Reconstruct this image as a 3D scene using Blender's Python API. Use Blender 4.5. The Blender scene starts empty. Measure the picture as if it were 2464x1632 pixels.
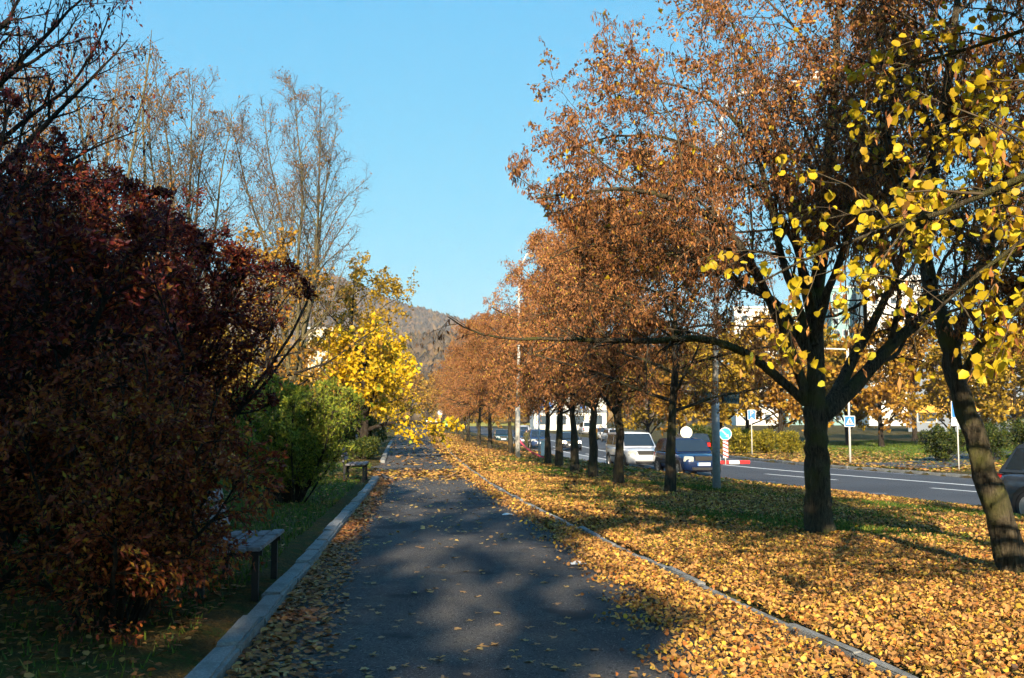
import bpy, bmesh, math
import numpy as np
from mathutils import Vector, Matrix
R = math.radians
S = bpy.context.scene
COL = S.collection

# ------------------------------------------------------------------ camera
FPX, CX, CY = 2400.0, 1232.0, 816.0        # focal length and centre in photograph pixels
EYE = 1.65
PITCH = math.atan(191.0 / FPX)
cam_d = bpy.data.cameras.new('camera'); cam = bpy.data.objects.new('camera', cam_d); COL.objects.link(cam)
cam_d.sensor_width = 36.0; cam_d.lens = 36.0 * FPX / 2464.0
cam_d.clip_start = 0.1; cam_d.clip_end = 6000
cam.location = (0, 0, EYE); cam.rotation_euler = (R(90) + PITCH, 0, 0)
S.camera = cam

# ------------------------------------------------------------------ sky, sun, exposure
EXPO = 1.3
SKY_TONE = [(g, m / 0.1 / 2 ** EXPO) for g, m in ((.72, .106), (.38, .395), (.12, .80))]
SUN_EL, SUN_AZ = 23.0, 182.5               # azimuth clockwise from +Y: behind the camera, a little to the left
w = bpy.data.worlds.new('World'); S.world = w; w.use_nodes = True
nt = w.node_tree; nt.nodes.clear()
sky = nt.nodes.new('ShaderNodeTexSky'); sky.sky_type = 'NISHITA'; sky.sun_disc = False
sky.sun_elevation = R(SUN_EL); sky.sun_rotation = R(SUN_AZ); sky.air_density = 1.0; sky.dust_density = 0.4; sky.ozone_density = 1.5
sep = nt.nodes.new('ShaderNodeSeparateColor'); com = nt.nodes.new('ShaderNodeCombineColor')
nt.links.new(sky.outputs[0], sep.inputs[0])
for k, (g, m) in enumerate(SKY_TONE):      # one tone curve per channel over the whole sky
    p = nt.nodes.new('ShaderNodeMath'); p.operation = 'POWER'; p.inputs[1].default_value = g
    q = nt.nodes.new('ShaderNodeMath'); q.operation = 'MULTIPLY'; q.inputs[1].default_value = m
    nt.links.new(sep.outputs[k], p.inputs[0]); nt.links.new(p.outputs[0], q.inputs[0]); nt.links.new(q.outputs[0], com.inputs[k])
bg = nt.nodes.new('ShaderNodeBackground'); bg.inputs[1].default_value = 0.1
wo = nt.nodes.new('ShaderNodeOutputWorld')
nt.links.new(com.outputs[0], bg.inputs[0]); nt.links.new(bg.outputs[0], wo.inputs[0])
sl = bpy.data.lights.new('sun', 'SUN'); sl.energy = 5.0; sl.angle = R(0.55); sl.color = (1.0, 0.83, 0.60)
sun = bpy.data.objects.new('sun', sl); COL.objects.link(sun)
sd = Vector((math.sin(R(SUN_AZ)) * math.cos(R(SUN_EL)), math.cos(R(SUN_AZ)) * math.cos(R(SUN_EL)), math.sin(R(SUN_EL))))
sun.rotation_euler = (-sd).to_track_quat('-Z', 'Y').to_euler(); sun.location = sd * 60
S.view_settings.view_transform = 'Standard'; S.view_settings.look = 'None'
S.view_settings.exposure = EXPO; S.view_settings.gamma = 1.0
S.cycles.max_bounces = 4; S.cycles.diffuse_bounces = 2; S.cycles.glossy_bounces = 2
S.cycles.transmission_bounces = 3; S.cycles.transparent_max_bounces = 6; S.cycles.caustics_reflective = False; S.cycles.caustics_refractive = False
S.cycles.use_adaptive_sampling = True; S.cycles.adaptive_threshold = 0.03; S.cycles.adaptive_min_samples = 12

# ------------------------------------------------------------------ helpers
def at(px, py, Y):
    """point of the place that the photograph shows at pixel (px, py), Y metres ahead"""
    c, s = math.cos(PITCH), math.sin(PITCH)
    x, u = (px - CX) / FPX, -(py - CY) / FPX
    y, z = c - s * u, s + c * u
    k = Y / y
    return np.array((x * k, Y, EYE + z * k))
def nrm(v): return v / np.maximum(np.linalg.norm(v, axis=-1, keepdims=True), 1e-9)
def tag(o, label=None, cat=None, group=None, kind=None):
    if label: o['label'] = label
    if cat: o['category'] = cat
    if group: o['group'] = group
    if kind: o['kind'] = kind
    return o
def empty(name, loc=(0, 0, 0), rz=0.0, parent=None):
    o = bpy.data.objects.new(name, None); COL.objects.link(o); o.location = loc; o.rotation_euler = (0, 0, rz)
    o.empty_display_size = 0.2
    if parent: o.parent = parent
    return o
def link(name, me, parent=None, loc=None, rot=None):
    o = bpy.data.objects.new(name, me); COL.objects.link(o)
    if parent: o.parent = parent
    if loc is not None: o.location = loc
    if rot is not None: o.rotation_euler = rot
    return o
def copy_tree(o, parent=None):
    c = o.copy(); COL.objects.link(c); c.parent = parent
    for ch in list(o.children): copy_tree(ch, c)
    return c
def np_mesh(name, V, faces, mats=(), smooth=False, rnd=None, fmat=None):
    """faces: list of int arrays (n,3) or (n,4)"""
    me = bpy.data.meshes.new(name)
    V = np.asarray(V, np.float32); me.vertices.add(len(V)); me.vertices.foreach_set('co', V.ravel())
    loops = np.concatenate([f.ravel() for f in faces]).astype(np.int32)
    st, base = [], 0
    for f in faces:
        st.append(base + np.arange(len(f)) * f.shape[1]); base += f.size
    st = np.concatenate(st).astype(np.int32)
    me.loops.add(len(loops)); me.loops.foreach_set('vertex_index', loops)
    me.polygons.add(len(st)); me.polygons.foreach_set('loop_start', st)
    for m in mats: me.materials.append(m)
    if fmat is not None: me.polygons.foreach_set('material_index', np.asarray(fmat, np.int32))
    me.update(calc_edges=True)
    if smooth: me.polygons.foreach_set('use_smooth', np.ones(len(st), bool))
    if rnd is not None:
        a = me.attributes.new('rnd', 'FLOAT', 'FACE'); a.data.foreach_set('value', np.asarray(rnd, np.float32))
    return me
class MB:
    """collects boxes, bars, tubes and plates into ONE mesh"""
    def __init__(s): s.v = []; s.f = []
    def add(s, vs, fs):
        b = len(s.v); s.v += [tuple(map(float, p)) for p in vs]; s.f += [tuple(b + i for i in f) for f in fs]; return s
    def box(s, x0, x1, y0, y1, z0, z1):
        return s.add([(x0,y0,z0),(x1,y0,z0),(x1,y1,z0),(x0,y1,z0),(x0,y0,z1),(x1,y0,z1),(x1,y1,z1),(x0,y1,z1)],
                     [(3,2,1,0),(4,5,6,7),(0,1,5,4),(1,2,6,5),(2,3,7,6),(3,0,4,7)])
    def tube(s, pts, rad, n=10, cap=True):
        P = np.array(pts, float); k = len(P); rad = np.broadcast_to(np.array(rad, float), (k,))
        T = nrm(np.gradient(P, axis=0)); ref = np.array((0., 1, 0)) if abs(T[0][1]) < .9 else np.array((1., 0, 0))
        u = nrm(np.cross(T, ref)); v = np.cross(T, u); a = np.arange(n) * 2 * math.pi / n
        V = P[:, None] + rad[:, None, None] * (np.cos(a)[None, :, None] * u[:, None] + np.sin(a)[None, :, None] * v[:, None])
        F = [(i*n+j, i*n+(j+1) % n, (i+1)*n+(j+1) % n, (i+1)*n+j) for i in range(k-1) for j in range(n)]
        if cap: F += [tuple(range(n))[::-1], tuple((k-1)*n+j for j in range(n))]
        return s.add(V.reshape(-1, 3), F)
    def lathe(s, prof, n=20, axis='z', c=(0, 0, 0)):
        vs = []
        for r, h in prof:
            for j in range(n):
                a = 2 * math.pi * j / n; p = (r*math.cos(a), r*math.sin(a), h)
                if axis == 'x': p = (p[2], p[0], p[1])
                if axis == 'y': p = (p[0], p[2], p[1])
                vs.append((p[0]+c[0], p[1]+c[1], p[2]+c[2]))
        k = len(prof)
        F = [(i*n+j, i*n+(j+1) % n, (i+1)*n+(j+1) % n, (i+1)*n+j) for i in range(k-1) for j in range(n)]
        F += [tuple(range(n))[::-1], tuple((k-1)*n+j for j in range(n))]
        return s.add(vs, F)
    def prism(s, poly, y0, y1):
        """polygon in x,z pushed from y0 to y1"""
        n = len(poly); vs = [(p[0], y0, p[1]) for p in poly] + [(p[0], y1, p[1]) for p in poly]
        return s.add(vs, [tuple(range(n)), tuple(range(n, 2*n))[::-1]] + [(i, i+n, (i+1) % n+n, (i+1) % n) for i in range(n)])
    def mesh(s, name, mat, smooth=False, bevel=0.0, seg=2):
        me = bpy.data.meshes.new(name); me.from_pydata(s.v, [], s.f)
        bm = bmesh.new(); bm.from_mesh(me); bmesh.ops.recalc_face_normals(bm, faces=bm.faces)
        if bevel: bmesh.ops.bevel(bm, geom=list(bm.edges), offset=bevel, segments=seg, affect='EDGES', clamp_overlap=True)
        bm.to_mesh(me); bm.free(); me.materials.append(mat)
        if smooth: me.polygons.foreach_set('use_smooth', np.ones(len(me.polygons), bool))
        me.update(); return me
    def build(s, name, mat, parent=None, loc=None, rot=None, smooth=False, bevel=0.0, seg=2):
        return link(name, s.mesh(name, mat, smooth, bevel, seg), parent, loc, rot)
def text_mesh(txt, size, mat, align='CENTER'):
    cu = bpy.data.curves.new('lettering', 'FONT'); cu.body = txt; cu.size = size; cu.extrude = size * 0.01
    cu.align_x = align; cu.align_y = 'CENTER'; cu.resolution_u = 3
    o = bpy.data.objects.new('lettering', cu); COL.objects.link(o)
    me = bpy.data.meshes.new_from_object(o.evaluated_get(bpy.context.evaluated_depsgraph_get()))
    bpy.data.objects.remove(o); bpy.data.curves.remove(cu)
    me.materials.clear(); me.materials.append(mat); return me

# ------------------------------------------------------------------ materials
def mat_base(name):
    m = bpy.data.materials.new(name); m.use_nodes = True; n = m.node_tree; n.nodes.clear()
    out = n.nodes.new('ShaderNodeOutputMaterial'); return m, n, out
def plain(name, col, rough=0.5, metal=0.0, spec=0.5, coat=0.0, var=0.12, scale=8.0, bump=0.0, emit=None):
    m, n, out = mat_base(name)
    b = n.nodes.new('ShaderNodeBsdfPrincipled'); n.links.new(b.outputs[0], out.inputs[0])
    b.inputs['Roughness'].default_value = rough; b.inputs['Metallic'].default_value = metal
    b.inputs['Specular IOR Level'].default_value = spec; b.inputs['Coat Weight'].default_value = coat
    tc = n.nodes.new('ShaderNodeTexCoord'); nz = n.nodes.new('ShaderNodeTexNoise'); nz.inputs['Scale'].default_value = scale; nz.inputs['Detail'].default_value = 5
    n.links.new(tc.outputs['Object'], nz.inputs['Vector'])
    rp = n.nodes.new('ShaderNodeValToRGB'); n.links.new(nz.outputs['Fac'], rp.inputs[0])
    rp.color_ramp.elements[0].position = 0.3; rp.color_ramp.elements[1].position = 0.7
    rp.color_ramp.elements[0].color = tuple(c * (1 - var) for c in col) + (1,); rp.color_ramp.elements[1].color = tuple(min(1, c * (1 + var)) for c in col) + (1,)
    n.links.new(rp.outputs[0], b.inputs['Base Color'])
    if bump:
        bp = n.nodes.new('ShaderNodeBump'); bp.inputs['Strength'].default_value = bump; bp.inputs['Distance'].default_value = 0.02
        n.links.new(nz.outputs['Fac'], bp.inputs['Height']); n.links.new(bp.outputs[0], b.inputs['Normal'])
    if emit:
        b.inputs['Emission Color'].default_value = tuple(emit[:3]) + (1,); b.inputs['Emission Strength'].default_value = emit[3]
    return m
def leafmat(name, cols, trans=0.25, rough=0.55, spec=0.25):
    m, n, out = mat_base(name)
    at_ = n.nodes.new('ShaderNodeAttribute'); at_.attribute_name = 'rnd'
    rp = n.nodes.new('ShaderNodeValToRGB'); n.links.new(at_.outputs['Fac'], rp.inputs[0])
    el = rp.color_ramp.elements
    while len(el) < len(cols): el.new(0.5)
    for i, (p, c) in enumerate(cols): el[i].position = p; el[i].color = tuple(c) + (1,)
    b = n.nodes.new('ShaderNodeBsdfPrincipled'); b.inputs['Roughness'].default_value = rough; b.inputs['Specular IOR Level'].default_value = spec
    t = n.nodes.new('ShaderNodeBsdfTranslucent'); mx = n.nodes.new('ShaderNodeMixShader'); mx.inputs[0].default_value = trans
    n.links.new(rp.outputs[0], b.inputs['Base Color']); n.links.new(rp.outputs[0], t.inputs[0])
    n.links.new(b.outputs[0], mx.inputs[1]); n.links.new(t.outputs[0], mx.inputs[2]); n.links.new(mx.outputs[0], out.inputs[0])
    return m
def barkmat(name, c0, c1, moss=None, scale=5.0):
    m, n, out = mat_base(name)
    b = n.nodes.new('ShaderNodeBsdfPrincipled'); b.inputs['Roughness'].default_value = 0.9; b.inputs['Specular IOR Level'].default_value = 0.15
    n.links.new(b.outputs[0], out.inputs[0])
    tc = n.nodes.new('ShaderNodeTexCoord'); mp = n.nodes.new('ShaderNodeMapping'); mp.inputs['Scale'].default_value = (scale*3, scale*3, scale*0.45)
    n.links.new(tc.outputs['Object'], mp.inputs[0])
    nz = n.nodes.new('ShaderNodeTexNoise'); nz.inputs['Scale'].default_value = 2.0; nz.inputs['Detail'].default_value = 8; nz.inputs['Roughness'].default_value = .7; n.links.new(mp.outputs[0], nz.inputs['Vector'])
    rp = n.nodes.new('ShaderNodeValToRGB'); n.links.new(nz.outputs['Fac'], rp.inputs[0])
    rp.color_ramp.elements[0].position = .35; rp.color_ramp.elements[1].position = .68
    rp.color_ramp.elements[0].color = tuple(c0) + (1,); rp.color_ramp.elements[1].color = tuple(c1) + (1,)
    col = rp.outputs[0]
    if moss:
        n2 = n.nodes.new('ShaderNodeTexNoise'); n2.inputs['Scale'].default_value = 2.3; n2.inputs['Detail'].default_value = 4; n.links.new(tc.outputs['Object'], n2.inputs['Vector'])
        r2 = n.nodes.new('ShaderNodeValToRGB'); r2.color_ramp.elements[0].position = .48; r2.color_ramp.elements[1].position = .66; n.links.new(n2.outputs['Fac'], r2.inputs[0])
        mx = n.nodes.new('ShaderNodeMix'); mx.data_type = 'RGBA'; n.links.new(r2.outputs[0], mx.inputs[0]); n.links.new(col, mx.inputs[6]); mx.inputs[7].default_value = tuple(moss) + (1,); col = mx.outputs[2]
    n.links.new(col, b.inputs['Base Color'])
    bp = n.nodes.new('ShaderNodeBump'); bp.inputs['Strength'].default_value = 1.0; bp.inputs['Distance'].default_value = .05
    n.links.new(nz.outputs['Fac'], bp.inputs['Height']); n.links.new(bp.outputs[0], b.inputs['Normal'])
    return m
def ramp_noise(name, layers, rough=0.9, spec=0.2, bump=0.5, bscale=60.0, bdist=0.01):
    """layers: list of (scale, lo, hi, colour); first is the base colour, later ones are mixed in by noise"""
    m, n, out = mat_base(name)
    b = n.nodes.new('ShaderNodeBsdfPrincipled'); b.inputs['Roughness'].default_value = rough; b.inputs['Specular IOR Level'].default_value = spec
    n.links.new(b.outputs[0], out.inputs[0]); tc = n.nodes.new('ShaderNodeTexCoord')
    rgb = n.nodes.new('ShaderNodeRGB'); rgb.outputs[0].default_value = tuple(layers[0][3]) + (1,); col = rgb.outputs[0]
    for k, (sc, lo, hi, c) in enumerate(layers[1:]):
        nz = n.nodes.new('ShaderNodeTexNoise'); nz.inputs['Scale'].default_value = sc; nz.inputs['Detail'].default_value = 4
        mp = n.nodes.new('ShaderNodeMapping'); mp.inputs['Location'].default_value = (k * 7.3, k * 3.1, 0)
        n.links.new(tc.outputs['Object'], mp.inputs[0]); n.links.new(mp.outputs[0], nz.inputs['Vector'])
        r_ = n.nodes.new('ShaderNodeValToRGB'); r_.color_ramp.elements[0].position = lo; r_.color_ramp.elements[1].position = hi; n.links.new(nz.outputs['Fac'], r_.inputs[0])
        mx = n.nodes.new('ShaderNodeMix'); mx.data_type = 'RGBA'; n.links.new(r_.outputs[0], mx.inputs[0]); n.links.new(col, mx.inputs[6]); mx.inputs[7].default_value = tuple(c) + (1,); col = mx.outputs[2]
    n.links.new(col, b.inputs['Base Color'])
    if bump:
        nz = n.nodes.new('ShaderNodeTexNoise'); nz.inputs['Scale'].default_value = bscale; nz.inputs['Detail'].default_value = 3; n.links.new(tc.outputs['Object'], nz.inputs['Vector'])
        bp = n.nodes.new('ShaderNodeBump'); bp.inputs['Strength'].default_value = bump; bp.inputs['Distance'].default_value = bdist
        n.links.new(nz.outputs['Fac'], bp.inputs['Height']); n.links.new(bp.outputs[0], b.inputs['Normal'])
    return m
M = {}
M['asphalt'] = ramp_noise('asphalt', [(0, 0, 0, (.062, .061, .062)), (150, .42, .62, (.105, .10, .097)), (.5, .42, .62, (.048, .048, .052)), (2.5, .5, .68, (.085, .080, .072)), (38, .56, .62, (.030, .030, .032)), (55, .60, .65, (.19, .185, .175)), (110, .60, .64, (.15, .145, .14)), (.9, .60, .64, (.040, .040, .043))], .9, .2, .6, 240)
M['road_asphalt'] = ramp_noise('road_asphalt', [(0, 0, 0, (.058, .060, .068)), (90, .42, .62, (.080, .082, .09)), (.35, .4, .7, (.047, .049, .056))], .82, .3, .4, 160)
M['bay_paving'] = ramp_noise('bay_paving', [(0, 0, 0, (.15, .155, .165)), (30, .4, .65, (.20, .205, .21)), (.6, .4, .7, (.12, .125, .135))], .8, .3, .3, 120)
M['soil'] = ramp_noise('soil', [(0, 0, 0, (.075, .055, .022)), (2.2, .42, .58, (.045, .062, .014)), (9, .5, .66, (.15, .085, .022)), (45, .5, .62, (.055, .035, .014))], .95, .1, .9, 40, .03)
M['kerb'] = ramp_noise('kerb', [(0, 0, 0, (.25, .245, .235)), (60, .45, .65, (.33, .325, .31)), (3, .45, .7, (.17, .17, .16))], .9, .2, .5, 130)
M['kerb_old'] = ramp_noise('kerb_old', [(0, 0, 0, (.19, .20, .20)), (60, .45, .65, (.27, .275, .27)), (4, .45, .7, (.11, .115, .11))], .9, .2, .5, 130)
M['line'] = ramp_noise('line_paint', [(0, 0, 0, (.72, .72, .70)), (14, .55, .75, (.30, .30, .31))], .7, .3, .1, 100)
M['line_worn'] = ramp_noise('worn_line_paint', [(0, 0, 0, (.34, .35, .38)), (14, .42, .62, (.14, .15, .17))], .7, .3, .1, 100)
M['bark'] = barkmat('linden_bark', (.014, .011, .008), (.135, .110, .070), (.085, .085, .025), 6.5)
M['bark_dark'] = barkmat('dark_bark', (.010, .008, .007), (.055, .044, .032))
M['bark_pale'] = barkmat('pale_bark', (.07, .058, .034), (.22, .185, .10), (.13, .115, .045))
M['twig'] = plain('twig_bark', (.075, .058, .038), .9, spec=.1, var=.35)
M['twig_grey'] = plain('bare_twig_bark', (.115, .088, .066), .9, spec=.1, var=.3)
M['leaf_lit'] = leafmat('fallen_leaf', [(0, (.055, .026, .012)), (.18, (.16, .075, .026)), (.38, (.34, .165, .055)), (.58, (.47, .25, .075)), (.78, (.55, .33, .070)), (.92, (.60, .42, .050)), (1, (.36, .13, .03))], .12)
M['leaf_path'] = leafmat('fallen_leaf_on_path', [(0, (.26, .15, .08)), (.4, (.45, .26, .09)), (.75, (.55, .37, .10)), (1, (.60, .46, .16))], .1)
M['leaf_shade'] = leafmat('fallen_leaf_shaded', [(0, (.13, .05, .02)), (.45, (.30, .11, .03)), (.8, (.40, .20, .05)), (1, (.36, .25, .09))], .1)  # darker copy of the fallen leaf, shade of the left side in its colour
M['linden_brown'] = leafmat('linden_dry_leaf', [(0, (.07, .024, .012)), (.3, (.17, .062, .022)), (.65, (.35, .145, .045)), (.9, (.52, .25, .07)), (1, (.58, .37, .05))], .3)
M['linden_far'] = leafmat('linden_dry_leaf_far', [(0, (.11, .042, .020)), (.3, (.26, .100, .038)), (.6, (.42, .180, .062)), (.85, (.52, .25, .080)), (.93, (.48, .31, .05)), (1, (.58, .42, .04))], .3)
M['linden_yellow'] = leafmat('linden_yellow_leaf', [(0, (.26, .13, .02)), (.12, (.42, .27, .018)), (.45, (.56, .40, .018)), (.8, (.66, .50, .022)), (1, (.46, .46, .04))], .38, .5, .25)
M['maple_yellow'] = leafmat('maple_yellow_leaf', [(0, (.34, .20, .012)), (.25, (.52, .36, .012)), (.6, (.75, .47, .014)), (.92, (.80, .55, .02)), (1, (.30, .36, .03))], .35)
M['maple_olive'] = leafmat('maple_olive_leaf', [(0, (.14, .09, .015)), (.45, (.33, .21, .02)), (.8, (.52, .34, .02)), (1, (.30, .17, .03))], .35)
M['plum'] = leafmat('purple_shrub_leaf', [(0, (.050, .008, .012)), (.4, (.11, .016, .018)), (.7, (.19, .034, .018)), (.93, (.30, .085, .018)), (1, (.36, .17, .02))], .3)
M['plum_low'] = leafmat('rowan_leaf', [(0, (.10, .020, .014)), (.45, (.23, .048, .018)), (.8, (.34, .10, .018)), (.95, (.36, .19, .02)), (1, (.30, .24, .03))], .3)
M['green'] = leafmat('green_bush_leaf', [(0, (.09, .13, .018)), (.5, (.21, .27, .030)), (.85, (.34, .36, .04)), (1, (.45, .39, .045))], .35)
M['dark_green'] = leafmat('dark_green_leaf', [(0, (.020, .040, .010)), (.6, (.055, .085, .016)), (1, (.15, .15, .02))], .3)
M['hedge'] = leafmat('yellow_green_hedge_leaf', [(0, (.08, .09, .012)), (.5, (.26, .22, .02)), (.85, (.45, .33, .025)), (1, (.16, .18, .02))], .35)
M['orange'] = leafmat('orange_leaf', [(0, (.16, .07, .016)), (.4, (.33, .16, .024)), (.8, (.50, .27, .03)), (1, (.58, .37, .035))], .35)
M['bare_leaf'] = leafmat('last_leaf', [(0, (.12, .055, .018)), (.6, (.32, .14, .03)), (1, (.45, .22, .03))], .35)
M['grass'] = leafmat('grass_blade', [(0, (.035, .070, .009)), (.5, (.080, .145, .014)), (.85, (.14, .20, .020)), (1, (.22, .18, .04))], .25)
M['steel'] = plain('galvanised_steel', (.42, .46, .52), .5, .35, .5, var=.18, scale=14)
M['steel_lit'] = plain('sunlit_steel', (.52, .50, .46), .6, .0, .4, var=.12, scale=10)  # lighter, warmer copy of the steel, sunlight put into the colour
M['white'] = plain('white_enamel', (.78, .77, .73), .45, 0, .4, var=.04)
M['cream'] = plain('sunlit_sign_back', (.74, .72, .62), .5, 0, .4, var=.05)  # grey sign back, its bright sunlit tone put into the colour
M['blue'] = plain('sign_blue', (.015, .16, .52), .4, 0, .5, var=.06)
M['cyan'] = plain('arrow_sign_blue', (.02, .30, .66), .4, 0, .5, var=.06)
M['red'] = plain('sign_red', (.55, .03, .03), .45, 0, .4, var=.08)
M['black'] = plain('black_print', (.015, .015, .016), .6, var=.05)
M['plate_teal'] = plain('grey_green_plate', (.05, .085, .09), .6, .2, .4, var=.2, scale=20)
M['plank'] = ramp_noise('weathered_plank', [(0, 0, 0, (.17, .15, .155)), (18, .45, .65, (.27, .25, .26)), (5, .5, .7, (.08, .06, .055))], .8, .3, .5, 80)
M['iron'] = plain('dark_iron', (.022, .020, .019), .6, .2, .4)
M['glass'] = plain('car_glass', (.018, .026, .034), .06, 0, .8, var=.05)
M['tyre'] = plain('tyre_rubber', (.014, .014, .015), .85, 0, .2)
M['rim'] = plain('wheel_rim', (.38, .39, .40), .35, .7, .5)
M['trim'] = plain('black_plastic_trim', (.016, .016, .017), .6)
M['lamp_clear'] = plain('headlamp_lens', (.36, .38, .37), .12, 0, .8, var=.15, scale=30)
M['lamp_on'] = plain('lit_headlamp', (.9, .85, .7), .2, 0, .5, emit=(1, .82, .5, 4.0))
M['lamp_red'] = plain('tail_lamp', (.60, .02, .015), .2, 0, .6)
M['plate_white'] = plain('number_plate_white', (.74, .75, .74), .5, var=.03)
# ------------------------------------------------------------------ the lie of the land
PL_Y = [-40, 6.34, 26.2, 37.4, 50.8, 80, 120, 158, 230]; PL_X = [1.83, -2.04, -3.7, -4.9, -6.4, -9.6, -13.6, -17.0, -23.5]
PR_Y = [-40, 6.4, 7.3, 9.1, 11.4, 17.6, 21, 24.6, 30.7, 43, 68, 158, 230]; PR_X = [11.3, 2.49, 2.30, 1.98, 1.60, .57, 0, -.46, -1.16, -2.45, -4.76, -12.6, -19]
RN_Y = [-60, -20, 0, 10, 23.8, 31, 37.5, 46.5, 53, 70, 87, 130, 200, 330]; RN_X = [39, 26, 19, 15.7, 11.3, 8.9, 6.5, 4.3, 3.1, 1.9, 0.9, -2.5, -9, -24]
RF_Y = [-60, -20, 0, 23.8, 37.5, 48, 60, 75, 97, 130, 200, 330]; RF_X = [54, 40, 32, 22.8, 17.5, 13.9, 12.9, 13.0, 13.4, 11, 4, -12]
L1_Y = [-60, 0, 33.5, 42.9, 49, 58, 72.6, 97, 130, 200, 330]; L1_X = [51, 29, 15.6, 11.9, 10.2, 8.8, 7.6, 6.2, 3.6, -3, -18]
def smooth_interp(y, Ys, Xs):
    y = np.asarray(y, float); o = np.zeros_like(y)
    for k in (-3, -1.5, 0, 1.5, 3): o += np.interp(y + k, Ys, Xs)
    return o / 5
pl = lambda y: smooth_interp(y, PL_Y, PL_X)
pr = lambda y: smooth_interp(y, PR_Y, PR_X)
rn = lambda y: smooth_interp(y, RN_Y, RN_X)
rf = lambda y: smooth_interp(y, RF_Y, RF_X)
l1 = lambda y: smooth_interp(y, L1_Y, L1_X)
sst = lambda t: np.clip(t, 0, 1) ** 2 * (3 - 2 * np.clip(t, 0, 1))
def road_z(y): return -0.60 - 0.35 * sst((np.asarray(y, float) - 45) / 42)
def wob(x, y, s=1.0):
    return (np.sin(x*1.7*s + 1.3) * np.sin(y*1.3*s + .4) + .6*np.sin(x*3.1*s + y*2.3*s) + .4*np.sin(x*.6*s - y*.9*s + 2)) / 2.0
def ground_z(x, y):
    x = np.asarray(x, float); y = np.asarray(y, float)
    a, b, c, d = pl(y), pr(y), rn(y), rf(y); rz = road_z(y)
    t = np.clip((x - b) / np.maximum(c - b, .5), 0, 1)
    bank = (rz + .09) * (t ** 1.25) + .035 * wob(x, y, 1.2) * np.sin(math.pi * t) + .05
    left = .03 + .04 * wob(x, y, .8) * sst((a - x - .3) / 1.5) + .012 * np.clip(a - x, 0, 60)
    right = rz + .12 + .9 * sst((x - d - 3) / 40) + .04 * wob(x, y, .7) * sst((x - d - .4) / 2)
    z = np.where(x < a, left, np.where(x <= b, -.08, np.where(x < c, bank, np.where(x <= d, rz - .12, right))))
    return z

def spaced(parts):
    o = []
    for a, b, st in parts: o += list(np.arange(a, b, st))
    return np.array(sorted(set(np.round(o, 3))))
xs = spaced([(-1500, -200, 130), (-200, -40, 16), (-40, -16, 2), (-16, 24, .34), (24, 50, 1.5), (50, 220, 15), (220, 1560, 134)])
ys = spaced([(-300, -30, 30), (-30, 2, 2), (2, 62, .42), (62, 140, 1.6), (140, 260, 8), (260, 2100, 115)])
X, Y = np.meshgrid(xs, ys); Z = ground_z(X, Y)
nx, ny = len(xs), len(ys)
i = np.arange(ny - 1)[:, None] * nx + np.arange(nx - 1)[None]
F = np.stack([i, i + 1, i + 1 + nx, i + nx], -1).reshape(-1, 4)
tag(link('ground', np_mesh('ground', np.stack([X, Y, Z], -1).reshape(-1, 3), [F], [M['soil']], True)), kind='structure')

def strip(name, ya, xl, xr, zf, mat, cross=6, parent=None, step=1.0):
    yy = np.asarray(ya); t = np.linspace(0, 1, cross)[None]
    XX = xl(yy)[:, None] * (1 - t) + xr(yy)[:, None] * t; YY = np.repeat(yy[:, None], cross, 1)
    ZZ = zf(XX, YY); n = len(yy)
    i = np.arange(n - 1)[:, None] * cross + np.arange(cross - 1)[None]
    F = np.stack([i, i + 1, i + 1 + cross, i + cross], -1).reshape(-1, 4)
    return link(name, np_mesh(name, np.stack([XX, YY, ZZ], -1).reshape(-1, 3), [F], [mat], True), parent)
yp = np.concatenate([np.arange(-40, 60, 1.0), np.arange(60, 240, 4.0)])
tag(strip('path', yp, pl, pr, lambda x, y: .018 * np.sin((x - pl(y)) / np.maximum(pr(y) - pl(y), 1) * math.pi) + 0 * x, M['asphalt'], 10), kind='structure')
yr = np.concatenate([np.arange(-60, 130, 1.5), np.arange(130, 335, 6.0)])
road = tag(strip('road', yr, rn, rf, lambda x, y: road_z(y) + 0 * x, M['road_asphalt'], 8), kind='structure')
yb = np.arange(44, 84, 1.0)
tag(strip('parking_bay', yb, lambda y: rn(y) + .0, lambda y: rn(y) + 2.2 * sst((y - 44) / 5) * sst((84 - y) / 4) + .15, lambda x, y: road_z(y) + .004 + 0 * x, M['bay_paving'], 4), kind='structure')
# side paths: one joins from the left by the green bush, one drive leaves the far verge
tag(link('side_path', np_mesh('side_path', [(-3.55, 27.0, .004), (-4.7, 36.6, .004), (-9, 36.4, .45*0+.12), (-18, 35.4, .22), (-18, 31.6, .22), (-8.5, 30.2, .12)], [np.array([[0, 1, 2], [0, 2, 5]]), np.array([[5, 2, 3, 4]])], [M['asphalt']])), kind='structure')
dv = [(15.2, 46.6), (17.3, 41.8), (22, 46), (30, 60), (27, 62), (19.5, 49)]
tag(link('driveway', np_mesh('driveway', [(x, y, float(ground_z(x, y)) + .05) for x, y in dv], [np.array([[0, 1, 2, 5], [5, 2, 3, 4]])], [M['road_asphalt']])), kind='structure')

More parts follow.
